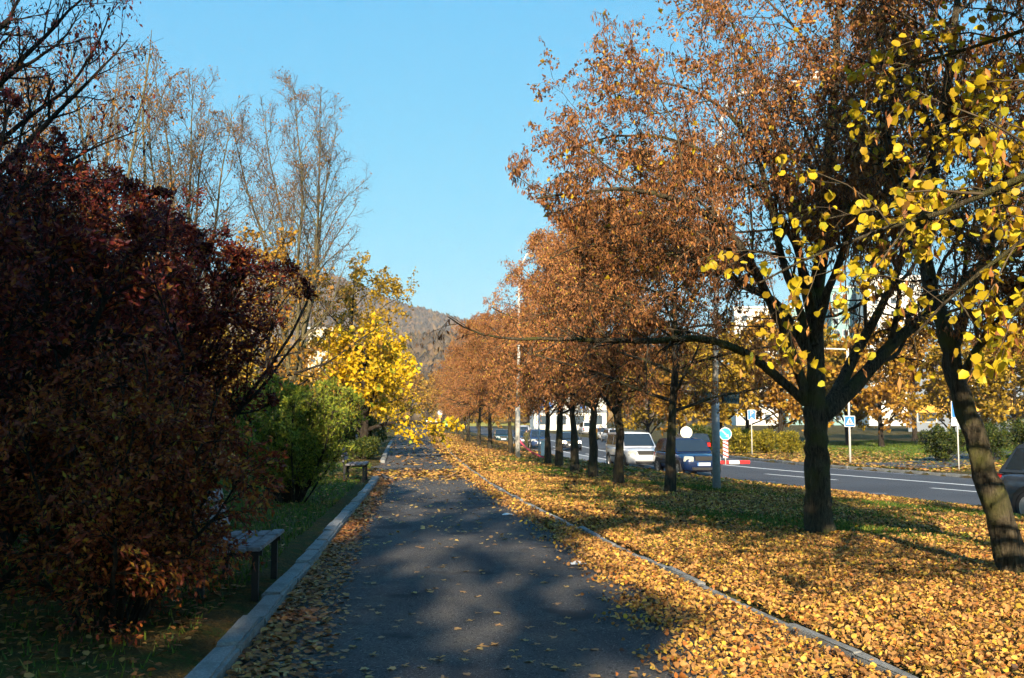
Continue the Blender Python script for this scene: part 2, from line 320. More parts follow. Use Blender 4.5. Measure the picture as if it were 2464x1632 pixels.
# painted lines: parts of the road
def line_piece(name, f, y0, y1, wd, mat, dz=.006):
    return strip(name, np.linspace(y0, y1, max(3, int((y1 - y0) / 1.5))), lambda y: f(y) - wd / 2, lambda y: f(y) + wd / 2, lambda x, y: road_z(y) + dz + 0 * x, mat, 2, road)
line_piece('solid_line', l1, -20, 49.0, .24, M['line'])
line_piece('solid_line', lambda y: l1(y) + .1, 56, 150, .24, M['line'])
mid = lambda y: rn(y) + (l1(y) - rn(y)) * .52 + .25
y = 4.0
while y < 42: line_piece('lane_dash', lambda q: l1(q) - 2.35 - .01 * (q - 30), y, y + 4.0, .19, M['line']); y += 8.2
y = 60
while y < 140: line_piece('lane_dash', lambda q: l1(q) - 2.6, y, y + 3.0, .19, M['line']); y += 7.5
line_piece('edge_line', lambda q: l1(q) + 3.1, 40, 47.0, .18, M['line_worn'])
line_piece('edge_line', lambda q: l1(q) + 3.4, 52, 64.0, .18, M['line_worn'])
line_piece('bay_edge_line', lambda q: rn(q) + 2.25 * sst((q - 44) / 5) + .2, 46, 84.0, .20, M['line'], .012)
for yb_ in (25.2, 30.2, 35.6):
    x0 = float(rn(yb_)) + .4
    link('bay_divider', np_mesh('bay_divider', [(x0, yb_, float(road_z(yb_)) + .006), (x0 + 1.7, yb_ - .05, float(road_z(yb_)) + .006), (x0 + 1.7, yb_ + .14, float(road_z(yb_)) + .006), (x0, yb_ + .19, float(road_z(yb_)) + .006)], [np.array([[0, 1, 2, 3]])], [M['line_worn']]), road)

# kerbs: every stone a piece
rng = np.random.default_rng(5)
def stone_mesh(L, wd, h, mat, bev, seed):
    r_ = np.random.default_rng(seed); m = MB().box(-wd/2, wd/2, 0, L, -.25, h).mesh('kerb_stone', mat, False, bev, 2)
    co = np.array([v.co for v in m.vertices]); co += r_.normal(0, .004, co.shape); m.vertices.foreach_set('co', co.ravel()); m.update(); return m
def kerb(name, f, y0, y1, L, wd, h, mat, bev, jit, zf, off):
    root = tag(empty(name), kind='structure'); ms = [stone_mesh(L - .022, wd, h, mat, bev, s) for s in range(4)]
    y, k = y0, 0
    while y < y1:
        x = float(f(y)) + off; x2 = float(f(y + L)) + off; a = math.atan2(-(x2 - x), L)
        o = link('kerb_stone', ms[k % 4], root, (x + rng.normal(0, jit), y, zf(x, y) + rng.normal(0, jit * .9)), (rng.normal(0, .008), rng.normal(0, .03), a + rng.normal(0, .006)))
        y += L * math.cos(a); k += 1
    return root
kerb('path_kerb_left', pl, 3.0, 26.6, 1.0, .18, .11, M['kerb_old'], .02, .008, lambda x, y: 0.0, .15)
kerb('path_kerb_left_beyond', pl, 37.2, 70, 1.0, .18, .11, M['kerb_old'], .018, .006, lambda x, y: 0.0, .08)
kerb('path_kerb_right', pr, 3.0, 110, 1.0, .085, .075, M['kerb_old'], .012, .012, lambda x, y: -.02, -.04)
kerb('road_kerb_near', rn, 12, 96, 1.0, .16, .0, M['kerb_old'], .012, .004, lambda x, y: float(road_z(y)) + .10, -.08)
kerb('road_kerb_far', rf, 28, 76, 1.0, .16, .0, M['kerb_old'], .012, .004, lambda x, y: float(road_z(y)) + .12, .08)

# ------------------------------------------------------------------ scatter: fallen leaves and grass
def leaf_quads(P, yaw, tilt, roll, L, W, fold):
    """six-point leaf, two quads folded along the midrib"""
    n = len(P)
    t = np.stack([np.cos(yaw)*np.cos(tilt), np.sin(yaw)*np.cos(tilt), np.sin(tilt)], -1)
    up = nrm(np.stack([np.sin(roll)*-np.sin(yaw), np.sin(roll)*np.cos(yaw), np.cos(roll)], -1))
    s = nrm(np.cross(up, t)); u = np.cross(t, s)
    def p(a, b, c): return P + t*(a*L)[:, None] + s*(b*W)[:, None] + u*(c*fold*W)[:, None]
    one = np.ones(n)
    V = np.stack([p(-.5*one, 0*one, .0*one), p(-.28*one, .46*one, .8*one), p(.18*one, .42*one, .9*one), p(.5*one, 0*one, .25*one), p(.18*one, -.42*one, .9*one), p(-.28*one, -.48*one, .8*one)], 1).reshape(-1, 3)
    b = np.arange(n)[:, None] * 6
    F = np.stack([b + np.array([0, 3, 2, 1]), b + np.array([0, 5, 4, 3])], 1).reshape(-1, 4)
    return V, F
def leaf_diamonds(P, A, N, L, W, fold=.25):
    """four-point leaf: base P, axis A, normal N"""
    S_ = nrm(np.cross(A, N)); N2 = np.cross(S_, A)
    m = P + A * (L * .45)[:, None] + N2 * (W * fold)[:, None]
    V = np.stack([P, m + S_ * (W * .5)[:, None], P + A * L[:, None], m - S_ * (W * .5)[:, None]], 1).reshape(-1, 3)
    b = np.arange(len(P))[:, None] * 4
    return V, np.concatenate([b + np.array([0, 2, 1]), b + np.array([0, 3, 2])], 1).reshape(-1, 3)
def scatter(rng, n, y0, y1, xl, xr, prob):
    y = rng.uniform(y0, y1, n); a, b = xl(y), xr(y); wmax = (b - a).max()
    x = a + rng.random(n) * wmax; k = x < b; x, y = x[k], y[k]
    k = rng.random(len(x)) < prob(x, y); return x[k], y[k]
def surf(x, y):
    on = (x > pl(y)) & (x < pr(y)); return np.where(on, .02, np.maximum(ground_z(x, y), -2))
def patch(x, y, s, ph=0.0):   # 0..1 patches
    return .5 + .5 * (np.sin(x*s + 1.1 + ph) * np.cos(y*s*.8 - .5 + ph) * .6 + .4 * np.sin((x + y)*s*1.7 + ph))
rng = np.random.default_rng(11)
LE_Y = [0, 6.3, 7.9, 9.95, 13.9, 18.8, 26.6, 40, 110]; LE_D = [1.95, 1.65, 1.25, .95, .65, .52, .42, .5, .7]
def litter_prob(x, y, dens):
    d = pr(y) - x                         # metres inside the path from the right kerb
    e = np.interp(y, LE_Y, LE_D) * (1 + .28 * wob(x * 1.3, y * 2.6)) + .1 * rng.normal(0, 1, len(x))
    inner = np.clip((e - d) / (.4 * e) + .25, 0, 1) ** 1.5
    bank = np.where(y < 12, np.clip(1.05 - .35 * np.clip(wob(x*1.9, y*1.9), 0, 1), 0, 1), np.clip(1.2 - 1.3 * patch(x, y, .75) * sst((y - 11) / 5) * sst((x - pr(y) - .8) / 1.6), .06, 1))
    kerbline = np.where(np.abs(d - .04) < .065, .07, 1)
    return np.where(d > 0, inner, bank) * kerbline * dens
def litter(name, y0, y1, n, size, hexa, label, xr=rn):
    x, y = scatter(rng, n, y0, y1, lambda q: pr(q) - 2.6, lambda q: np.minimum(xr(q) - .12, 12), lambda a, b: litter_prob(a, b, 1))
    z = surf(x, y) + rng.random(len(x)) ** 1.6 * .04 + .008; k = len(x); P = np.stack([x, y, z], -1)
    sz = size * rng.uniform(.65, 1.25, k); big = rng.random(k) < .03; sz[big] *= 1.45
    if hexa: V, F = leaf_quads(P, rng.uniform(0, 6.283, k), rng.normal(0, .5, k), rng.normal(0, .7, k), sz, sz * rng.uniform(.5, .95, k), rng.uniform(-.4, .7, k)); rp = 2
    else:
        A = nrm(np.stack([rng.normal(0, 1, k), rng.normal(0, 1, k), rng.normal(0, .3, k)], -1)); N = nrm(np.stack([rng.normal(0, .45, k), rng.normal(0, .45, k), np.ones(k)], -1))
        V, F = leaf_diamonds(P, A, N, sz, sz * .8); rp = 2
    return tag(link(name, np_mesh(name, V, [F], [M['leaf_lit']], False, np.repeat(np.clip(rng.normal(np.interp(y, [5, 9, 16, 40], [.66, .58, .50, .54]) + .10 * wob(x * 2.2, y * 2.2), .29, k), 0, 1), rp))), label, 'leaves', None, 'stuff')
litter('fallen_leaves', 4.2, 15, 190000, .041, True, 'thick carpet of dry golden leaves on the near bank and path edge')
litter('fallen_leaves', 15, 30, 110000, .054, True, 'golden leaf litter on the bank around the thin linden trunks')
litter('fallen_leaves', 30, 112, 110000, .105, False, 'golden leaf litter on the far stretch of the bank')
# loose leaves blown over the asphalt
def loose(name, y0, y1, n, size, label, xl, xr, prob, mat, zadd=.012, top=None):
    x, y = scatter(rng, n, y0, y1, xl, xr, prob); k = len(x); P = np.stack([x, y, surf(x, y) + zadd], -1)
    sz = size * rng.uniform(.6, 1.3, k)
    V, F = leaf_quads(P, rng.uniform(0, 6.283, k), rng.normal(0, .16, k), rng.normal(0, .22, k), sz, sz * rng.uniform(.6, .95, k), rng.uniform(-.1, .35, k))
    return tag(link(name, np_mesh(name, V, [F], [mat], False, np.repeat(rng.random(k), 2))), label, 'leaves', None, 'stuff')
loose('strewn_leaves', 13, 27, 2600, .064, 'scattered pale leaves strewn over the shaded asphalt', pl, pr, lambda x, y: .15 + .5 * np.clip(patch(x, y, 1.1), 0, 1) ** 2, M['leaf_path'])
loose('strewn_leaves', 26, 34, 9000, .12, 'band of golden leaves covering the path at the side turning', lambda y: pl(y) - 1.5, pr, lambda x, y: np.clip(1 - np.abs(y - 29.5) / 3.4, 0, 1) * np.clip(.55 + .5 * wob(x*2, y*2), .1, 1), M['leaf_lit'])
loose('strewn_leaves', 34, 110, 5200, .16, 'thin leaf litter on the far path', pl, pr, lambda x, y: .22 + .5 * np.clip(1 - (pr(y) - x) / 1.2, 0, 1), M['leaf_lit'])
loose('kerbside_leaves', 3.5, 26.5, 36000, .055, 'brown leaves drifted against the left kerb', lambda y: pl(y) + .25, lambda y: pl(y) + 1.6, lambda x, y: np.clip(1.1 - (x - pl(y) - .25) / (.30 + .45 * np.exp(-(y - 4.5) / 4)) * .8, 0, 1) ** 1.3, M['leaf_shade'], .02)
loose('lawn_leaves', 3.5, 34, 22000, .06, 'shade-darkened fallen leaves on the lawn behind the left kerb', lambda y: pl(y) - 9, lambda y: pl(y) - .22, lambda x, y: np.where(y < 10, .8, .22), M['leaf_shade'], .03)
loose('verge_leaves', 40, 80, 26000, .19, 'yellow leaves spread over the grass verge across the road', lambda y: rf(y) + .25, lambda y: rf(y) + 14, lambda x, y: np.clip(1.15 - .35 * patch(x, y, .4), .05, 1) * np.clip(1.2 - (x - rf(y)) / 11, 0, 1), M['leaf_lit'], .02)
# single leaves lying clear of the rest on the near asphalt: each a thing of its own
def lobed(seed):
    r_ = np.random.default_rng(seed); n = 15; a = np.arange(n) * 6.283 / n + r_.normal(0, .06, n); lob = .027 + .016 * np.cos(a * 5 + .3) * (seed % 3 > 0) + r_.normal(0, .004, n)
    lob = lob * (1 + .25 * np.cos(a)); curl = r_.uniform(.1, .55); ph = r_.uniform(0, 6.28)
    V = np.concatenate([[[0, 0, 0]], np.stack([np.cos(a) * lob * 1.15, np.sin(a) * lob, .012 * curl * (1 + np.cos(2 * a + ph)) + r_.normal(0, .0022, n)], -1)])
    return np_mesh('fallen_leaf', V, [np.array([[0, 1 + k, 1 + (k + 1) % n] for k in range(n)])], [M['leaf_path']], True, [r_.random()] * n)
one = [lobed(q) for q in range(10)]
x, y = scatter(rng, 1500, 5.6, 13.2, pl, pr, lambda a, b: (pr(b) - a > np.interp(b, LE_Y, LE_D) * .95) * (.16 + .55 * np.exp(-(b - 5.6) / 2.4)) * (.5 + .5 * patch(a, b, 1.6)))
for k in range(min(300, len(x))):
    tag(link('fallen_leaf', one[int(rng.integers(10))], None, (x[k], y[k], .022), (rng.normal(0, .05), rng.normal(0, .05), rng.uniform(0, 6.28))),
        'single pale leaf lying on the near asphalt path', 'leaf', 'single leaves on the near asphalt')
def grass(name, x, y, h, label, mat=M['grass'], wd=.012):
    k = len(x); z = surf(x, y); hh = h * rng.uniform(.5, 1.3, k); a = rng.uniform(0, 6.283, k); ln = rng.normal(0, .35, (k, 2)) * hh[:, None]
    dx, dy = np.cos(a) * wd, np.sin(a) * wd
    V = np.stack([np.stack([x - dx, y - dy, z - .01], -1), np.stack([x + dx, y + dy, z - .01], -1), np.stack([x + ln[:, 0], y + ln[:, 1], z + hh], -1)], 1).reshape(-1, 3)
    return tag(link(name, np_mesh(name, V, [np.arange(3 * k).reshape(-1, 3)], [mat], False, rng.random(k))), label, 'grass', None, 'stuff')
x, y = scatter(rng, 90000, 5, 36, lambda q: pl(q) - 9, lambda q: pl(q) - .24, lambda a, b: np.where(b < 9.5, .3, 1.0) * np.clip(1.2 - (b - 5) / 40, 0, 1))
grass('lawn_grass', x, y, .06, 'short green lawn grass behind the left kerb', wd=.010)
x, y = scatter(rng, 270000, 9, 46, lambda q: pr(q) + .3, lambda q: np.minimum(rn(q) - .15, 12), lambda a, b: np.clip(patch(a, b, .75) * 2.2 - .62, 0, 1) * sst((b - 9) / 6))
grass('bank_grass', x, y, .055, 'green grass tufts showing through leaves on the bank', wd=.012)
x, y = scatter(rng, 60000, 40, 95, lambda q: rf(q) + .2, lambda q: rf(q) + 22, lambda a, b: .3 + .7 * sst((a - rf(b) - 2) / 8))
grass('verge_grass', x, y, .09, 'sunlit grass of the verge across the road', wd=.03)
SHADE = [(-6.5, -8.0, .88, 0.2), (-10.0, -7.0, 1.18, 1.4), (-13.8, -6.0, 1.22, 2.6), (-7.4, -14.5, .86, 3.9), (-12.2, -14.0, 1.1, 5.0), (-4.6, -19, 1.12, .8), (10.2, -3.5, .72, 2.2)]
# ------------------------------------------------------------------ trees and shrubs
M['bark_row'] = barkmat('row_linden_bark', (.018, .014, .011), (.085, .068, .045), (.06, .058, .022))
def grow(rng, P, D, L, R_, nseg, wig, trop, tip=.3, env=None):
    N = len(P); pts = np.empty((N, nseg + 1, 3)); pts[:, 0] = P; d = nrm(np.asarray(D, float)); alive = np.ones(N, bool)
    L = np.broadcast_to(np.asarray(L, float), (N,)); R_ = np.broadcast_to(np.asarray(R_, float), (N,)); first = alive
    for i in range(nseg):
        d = nrm(d + rng.normal(0, wig, (N, 3)) + np.array(trop))
        q = pts[:, i] + d * (L / nseg)[:, None]
        if env is not None: alive = alive & env(q)
        pts[:, i + 1] = np.where(alive[:, None], q, pts[:, i] + d * 2e-3)
        if i == 0: first = alive.copy()
    rad = R_[:, None] * (1 - (1 - tip) * np.linspace(0, 1, nseg + 1)[None])
    return pts[first], rad[first]
def spawn(rng, pts, rad, n, t0, t1, a0, a1, ratio, rr=(.4, .65), fall=.5, lmin=0.0, up=0.0):
    N, S1 = pts.shape[:2]; tot = np.linalg.norm(np.diff(pts, axis=1), axis=-1).sum(1)
    t = t0 + (t1 - t0) * (np.arange(n)[None] + rng.random((N, n))) / n
    f = t * (S1 - 1); i = np.minimum(f.astype(int), S1 - 2); f = f - i; r_ = np.arange(N)[:, None]
    A, B = pts[r_, i], pts[r_, i + 1]; P = A + (B - A) * f[..., None]; T = nrm(B - A)
    r = rad[r_, i] * (1 - f) + rad[r_, i + 1] * f
    ref = np.where(np.abs(T[..., 2:3]) < .9, np.array([0, 0, 1.]), np.array([1., 0, 0])); u = nrm(np.cross(T, ref)); v = np.cross(T, u)
    az = rng.random((N, 1)) * 6.283 + np.arange(n)[None] * 2.4 + rng.normal(0, .4, (N, n)); an = rng.uniform(a0, a1, (N, n))
    D = np.cos(an)[..., None] * T + np.sin(an)[..., None] * (np.cos(az)[..., None] * u + np.sin(az)[..., None] * v)
    D = nrm(D + np.array([0, 0, up]))
    L = np.maximum(tot[:, None] * ratio * rng.uniform(.6, 1.15, (N, n)) * (1 - fall * t), lmin)
    Rr = r * rng.uniform(rr[0], rr[1], (N, n))
    return P.reshape(-1, 3), D.reshape(-1, 3), L.ravel(), Rr.ravel()
def tubes(sets):
    """sets of (pts, rad, sides) -> verts, quads"""
    Vs, Fs, b = [], [], 0
    for pts, rad, n in sets:
        if not len(pts): continue
        N, S1 = pts.shape[:2]; T = nrm(np.gradient(pts, axis=1)); m = nrm(pts[:, -1] - pts[:, 0])
        ref = np.where(np.abs(m[:, 2:3]) < .8, np.array([0, 0, 1.]), np.array([1., .2, 0]))[:, None]
        u = nrm(np.cross(T, np.broadcast_to(ref, T.shape))); v = np.cross(T, u); a = np.arange(n) * 2 * math.pi / n
        V = pts[:, :, None] + rad[:, :, None, None] * (np.cos(a)[None, None, :, None] * u[:, :, None] + np.sin(a)[None, None, :, None] * v[:, :, None])
        base = b + (np.arange(N)[:, None, None] * S1 + np.arange(S1 - 1)[None, :, None]) * n; j = np.arange(n)[None, None]; j2 = (j + 1) % n
        F = np.stack([base + j, base + j2, base + n + j2, base + n + j], -1).reshape(-1, 4)
        Vs.append(V.reshape(-1, 3)); Fs.append(F); b += N * S1 * n
    return np.concatenate(Vs), np.concatenate(Fs)
def lumpy(c, r, seed=0, amp=.14):
    c = np.array(c, float); r = np.array(r, float); ph = np.random.default_rng(seed).uniform(0, 6.28, 4)
    def f(q):
        e = (q - c) / r; n = np.linalg.norm(e, axis=-1); d = e / np.maximum(n, 1e-6)[..., None]
        b = np.sin(4 * d[..., 0] + ph[0]) * np.sin(3 * d[..., 2] + ph[1]) + .7 * np.sin(7 * d[..., 1] + 5 * d[..., 2] + ph[2]) + .5 * np.sin(9 * d[..., 0] - 6 * d[..., 2] + ph[3])
        return n < 1 + amp * b
    return f
def on_twigs(rng, pts, m, t0=.2, spread=.03):
    N, S1 = pts.shape[:2]; t = t0 + (1 - t0) * rng.random((N, m)); f = t * (S1 - 1); i = np.minimum(f.astype(int), S1 - 2); f = (f - i)[..., None]; r_ = np.arange(N)[:, None]
    A, B = pts[r_, i], pts[r_, i + 1]; return ((A + (B - A) * f) + rng.normal(0, spread, (N, m, 3))).reshape(-1, 3), nrm(B - A).reshape(-1, 3)
def hang_leaves(rng, P, L, W, droop, flat=.5):
    """leaves hanging from P; droop 1 = straight down, 0 = any way"""
    n = len(P); A = nrm(rng.normal(0, 1, (n, 3)) * (1 - droop) + np.array([0, 0, -1.]) * droop + rng.normal(0, .15, (n, 3)))
    N = nrm(rng.normal(0, 1, (n, 3)) + np.array([0, 0, flat])); s = rng.uniform(.6, 1.3, n)
    return leaf_diamonds(P, A, N, L * s, W * s * rng.uniform(.7, 1.2, n), .3)
def mk_tree(name, wood, fine, leaves, bark, twig, loc, label, cat='tree', group=None, rz=0.0, extra=None):
    """wood / fine: tube sets; leaves: list of (V, F, material, rnd-per-leaf)"""
    root = tag(empty(name, loc, rz), label, cat, group)
    V, F = tubes(wood); V = V + .010 * np.stack([np.sin(V[:, 2] * 9 + V[:, 1] * 31) + .7 * np.sin(V[:, 2] * 23 + V[:, 0] * 40), np.sin(V[:, 2] * 11 + V[:, 0] * 29 + 1) + .7 * np.sin(V[:, 2] * 19 + V[:, 1] * 43), 0 * V[:, 2]], -1) * np.clip(1.6 - V[:, 2:] * .25, .15, 1.2); link('trunk', np_mesh('trunk', V, [F], [bark], True), root)
    if fine:
        V, F = tubes(fine); tag(link('branches', np_mesh('branches', V, [F], [twig], True), root), kind='stuff')
    for V, F, m, rn_ in leaves:
        tag(link('crown', np_mesh('crown', V, [F], [m], False, np.repeat(rn_, 2)), root), kind='stuff')
    return root
def poly(pts, n):
    """resample a hand-laid polyline to n+1 points, smoothed"""
    P = np.array(pts, float); d = np.r_[0, np.cumsum(np.linalg.norm(np.diff(P, axis=0), axis=1))]; t = np.linspace(0, d[-1], n + 1)
    Q = np.stack([np.interp(t, d, P[:, k]) for k in range(3)], -1)
    for _ in range(2): Q[1:-1] = (Q[:-2] + 2 * Q[1:-1] + Q[2:]) / 4
    return Q
def rad_at(n, r0, r1, flare=0.0):
    t = np.linspace(0, 1, n + 1); return r0 + (r1 - r0) * t + flare * np.exp(-t * n * .55)
K = 2464 / 2367.0
def pv(lst, d0, dd=0.0):
    """screen polyline (full-view pixels) to points with depth going from d0 by dd"""
    n = len(lst); return [at(x * K, y * K, d0 + dd * i / max(1, n - 1)) for i, (x, y) in enumerate(lst)]

# --- the two big lindens near the path, limbs laid out by hand, the rest grown
rng = np.random.default_rng(21)
def big_linden(name, label, trunk, r_tr, limbs, env, loc, seed, n2, n3, n4, per, yellow, sub_len=.42):
    rng = np.random.default_rng(seed); loc = np.array(loc, float)
    tp = poly(trunk, 22)[None] - loc; tr = rad_at(22, r_tr[0], r_tr[1], r_tr[2])[None]
    tp[:, 1:-1] += rng.normal(0, .012, tp[:, 1:-1].shape)
    lp = np.stack([poly(l[0], 20) for l in limbs]) - loc; lr = np.stack([rad_at(20, l[1], l[2]) for l in limbs])
    lp[:, 2:] += np.cumsum(rng.normal(0, .012, lp[:, 2:].shape), 1)
    en = (lambda q: env(q + loc))
    P, D, L, Rr = spawn(rng, lp, lr, n2, .22, 1.0, .5, 1.25, sub_len, (.35, .6), .35, .9, .12)
    b2, r2 = grow(rng, P, D, L, np.maximum(Rr, .008), 7, .16, (0, 0, .015), .3, en)
    P, D, L, Rr = spawn(rng, b2, r2, n3, .1, 1.0, .5, 1.2, .46, (.4, .6), .3, .35, -.05)
    b3, r3 = grow(rng, P, D, L, np.maximum(Rr, .0045), 5, .2, (0, 0, -.05), .4, en)
    P, D, L, Rr = spawn(rng, b3, r3, n4, .1, 1.0, .5, 1.2, .5, (.5, .7), .3, .16, -.1)
    b4, r4 = grow(rng, P, D, L, np.maximum(Rr, .0028), 3, .22, (0, 0, -.16), .5, en)
    P, _ = on_twigs(rng, b4, per, .15, .025)
    a = int(len(P) * .62); V1, F1 = hang_leaves(rng, P[:a], .078, .022, .75); V2, F2 = hang_leaves(rng, P[a:], .062, .040, .45)
    lv = [(V1, F1, M['linden_brown'], np.clip(rng.normal(.48, .2, a), 0, .97)), (V2, F2, M['linden_brown'], np.clip(rng.normal(.55, .22, len(P) - a), 0, 1))]
    if yellow:
        Py = P[rng.choice(len(P), yellow, False)]; Vy, Fy = hang_leaves(rng, Py, .085, .078, .5, .8); lv.append((Vy, Fy, M['linden_yellow'], rng.random(yellow) * .7))
    return mk_tree(name, [(tp, tr, 14), (lp, lr, 9)], [(b2, r2, 5), (b3, r3, 3), (b4, r4, 3)], lv, M['bark'], M['twig'], loc, label)
D1 = 14.8
b1 = at(1975, 1307, D1); b1[2] = float(ground_z(b1[0], b1[1])) - .12
limbs = [
 (pv([(1884, 930), (1888, 800), (1880, 700), (1900, 560), (1908, 400), (1925, 250), (1940, 60), (1950, -120)], D1, .6), .135, .03),
 (pv([(1866, 935), (1842, 830), (1808, 755), (1770, 670), (1735, 600), (1680, 520), (1590, 462), (1470, 425), (1340, 440), (1230, 455)], D1, -1.2), .085, .012),
 (pv([(1905, 960), (1950, 925), (2000, 862), (2062, 800), (2140, 735), (2240, 650), (2340, 560), (2440, 470)], D1, .8), .12, .03),
 (pv([(1900, 950), (1952, 890), (1995, 790), (2042, 715), (2092, 600), (2110, 450), (2150, 300), (2200, 120)], D1, 1.6), .085, .02),
 (pv([(1882, 860), (1850, 720), (1800, 570), (1785, 450), (1740, 330), (1650, 235), (1560, 185), (1450, 190)], D1, .4), .07, .010),
 (pv([(1884, 800), (1860, 640), (1830, 480), (1800, 330), (1740, 180), (1680, 60), (1640, -60)], D1, 2.0), .07, .012),
 (pv([(1884, 780), (1920, 640), (1990, 480), (2040, 330), (2080, 160), (2090, 0)], D1, -1.5), .07, .014),
 (pv([(1870, 820), (1800, 700), (1700, 640), (1580, 600), (1450, 560), (1330, 560), (1260, 600)], D1, 2.2), .06, .008),
 (pv([(1886, 720), (1840, 560), (1740, 420), (1600, 330), (1430, 300), (1300, 345)], D1, 1.0), .06, .008),
]
c1 = at(1960, 330, D1 + .5)
e1 = lumpy((c1[0] - .2, D1 + .4, 6.2), (4.45, 4.6, 4.3), 3, .10)
env1 = e1
thin1 = (pv([(1862, 930), (1780, 855), (1700, 795), (1600, 778), (1480, 792), (1330, 795), (1180, 797), (1100, 790), (1060, 768), (1038, 742)], D1, -1.0), .075, .008)
T1 = big_linden('linden_tree', 'large forked linden with brown leaves beside the path, lower trunk sunlit', pv([(1899, 1275), (1897, 1255), (1892, 1180), (1889, 1060), (1884, 960), (1884, 900)], D1), (.21, .15, .07), limbs, env1, b1, 31, 14, 11, 7, 8, 700)
rng = np.random.default_rng(35)      # the long thin bough reaching over the path, few leaves left
tb = poly(thin1[0], 20)[None] - b1; tb[:, 2:] += np.cumsum(rng.normal(0, .010, tb[:, 2:].shape), 1); tq = rad_at(20, thin1[1], thin1[2])[None]
P, D, L, Rr = spawn(rng, tb, tq, 26, .3, 1, .5, 1.2, .16, (.35, .5), .5, .35, -.12); h2 = grow(rng, P, D, L, np.maximum(Rr, .005), 5, .16, (0, 0, -.06), .4)
P, D, L, Rr = spawn(rng, *h2, 4, .2, 1, .5, 1.1, .45, (.5, .7), .3, .15, -.15); h3 = grow(rng, P, D, L, np.maximum(Rr, .003), 3, .2, (0, 0, -.15), .5)
V, F = tubes([(tb, tq, 8)]); link('bough', np_mesh('bough', V, [F], [M['bark']], True), T1)
V, F = tubes([(h2[0], h2[1], 4), (h3[0], h3[1], 3)]); tag(link('branches', np_mesh('branches', V, [F], [M['twig']], True), T1), kind='stuff')
P, _ = on_twigs(rng, h3[0], 1, .6, .02); P = P[rng.random(len(P)) < .5]; P = (P[:, None] + rng.normal(0, .035, (len(P), 6, 3))).reshape(-1, 3); V, F = hang_leaves(rng, P, .08, .024, .8)
tag(link('crown', np_mesh('crown', V, [F], [M['linden_brown']], False, np.repeat(np.clip(rng.normal(.4, .2, len(P)), 0, 1), 2)), T1), kind='stuff')
D2 = 11.1
b2_ = at(2430, 1395, D2); b2_[2] = float(ground_z(b2_[0], b2_[1])) - .12
limbs = [
 (pv([(2185, 770), (2150, 660), (2138, 560), (2160, 400), (2195, 220), (2215, 60), (2230, -120)], D2, .3), .085, .03),
 (pv([(2200, 830), (2235, 700), (2300, 560), (2350, 400), (2400, 250), (2430, 100)], D2, .8), .06, .015),
 (pv([(2150, 650), (2100, 560), (2040, 500), (1960, 480), (1880, 500)], D2, 2.0), .04, .01),
 (pv([(2215, 880), (2280, 760), (2380, 640), (2480, 540)], D2, -1.0), .05, .014),
 (pv([(2145, 600), (2080, 420), (2040, 260), (2030, 120), (2010, -40)], D2, 1.4), .05, .012),
]
T2 = big_linden('linden_tree', 'leaning linden trunk at the right edge, bent to the left', pv([(2362, 1375), (2350, 1345), (2318, 1230), (2290, 1130), (2262, 1055), (2246, 985), (2210, 870), (2182, 760)], D2), (.165, .09, .03), limbs,
                lumpy((4.9, D2 + .6, 5.6), (3.0, 3.4, 4.2), 8, .1), b2_, 33, 15, 10, 7, 7, 450, .42)

# --- linden out of frame on the right: its yellow-leaved twigs hang into the view
loc0 = np.array((6.4, 4.6, float(ground_z(6.4, 4.6)) - .1)); rng = np.random.default_rng(41)
tr0 = poly([loc0, loc0 + (.05, .1, 1.2), loc0 + (-.1, .2, 2.4), loc0 + (-.2, .3, 4.5), loc0 + (-.2, .2, 7.5)], 18)[None] - loc0
def bough(lst, d0, dd, start): return [np.array(start)] + pv(lst, d0, dd)
st = loc0 + (-.15, .25, 2.9)
limbs0 = [(bough([(2440, 330), (2330, 430), (2200, 490), (2050, 530), (1930, 560), (1830, 600), (1760, 650)], 5.2, 1.0, st), .05, .006),
          (bough([(2440, 480), (2330, 560), (2240, 620), (2160, 700), (2100, 760)], 5.0, .5, st), .045, .006),
          (bough([(2420, 40), (2330, 90), (2230, 130), (2130, 160), (2030, 180)], 5.6, .6, st + (0, 0, .9)), .04, .006),
          (bough([(2420, 170), (2340, 210), (2250, 250), (2170, 330), (2090, 380)], 5.4, .8, st + (0, 0, .6)), .04, .006),
          (bough([(2450, 560), (2400, 640), (2340, 700), (2280, 740)], 4.8, .3, st), .04, .006),
          (bough([(2430, 380), (2300, 420), (2150, 440), (2020, 460), (1900, 480)], 5.9, .8, st), .04, .006)]
lp0 = np.stack([poly(l[0], 18) for l in limbs0]) - loc0; lr0 = np.stack([rad_at(18, l[1], l[2]) for l in limbs0])
lp0[:, 2:] += np.cumsum(rng.normal(0, .009, lp0[:, 2:].shape), 1)
P, D, L, Rr = spawn(rng, lp0, lr0, 22, .2, 1, .5, 1.3, .20, (.4, .6), .3, .3, -.1); t2, q2 = grow(rng, P, D, L, np.maximum(Rr, .0035), 4, .2, (0, 0, -.1), .4, lambda q: q[..., 2] + loc0[2] > 1.65 + (1007 - 880) / FPX * (q[..., 1] + loc0[1]))
ylow = lambda q: q[..., 2] + loc0[2] > 1.65 + (1007 - 895) / FPX * (q[..., 1] + loc0[1])
P, D, L, Rr = spawn(rng, t2, q2, 4, .2, 1, .5, 1.2, .5, (.5, .7), .2, .14, -.2); t3, q3 = grow(rng, P, D, L, np.maximum(Rr, .002), 3, .2, (0, 0, -.2), .5, ylow)
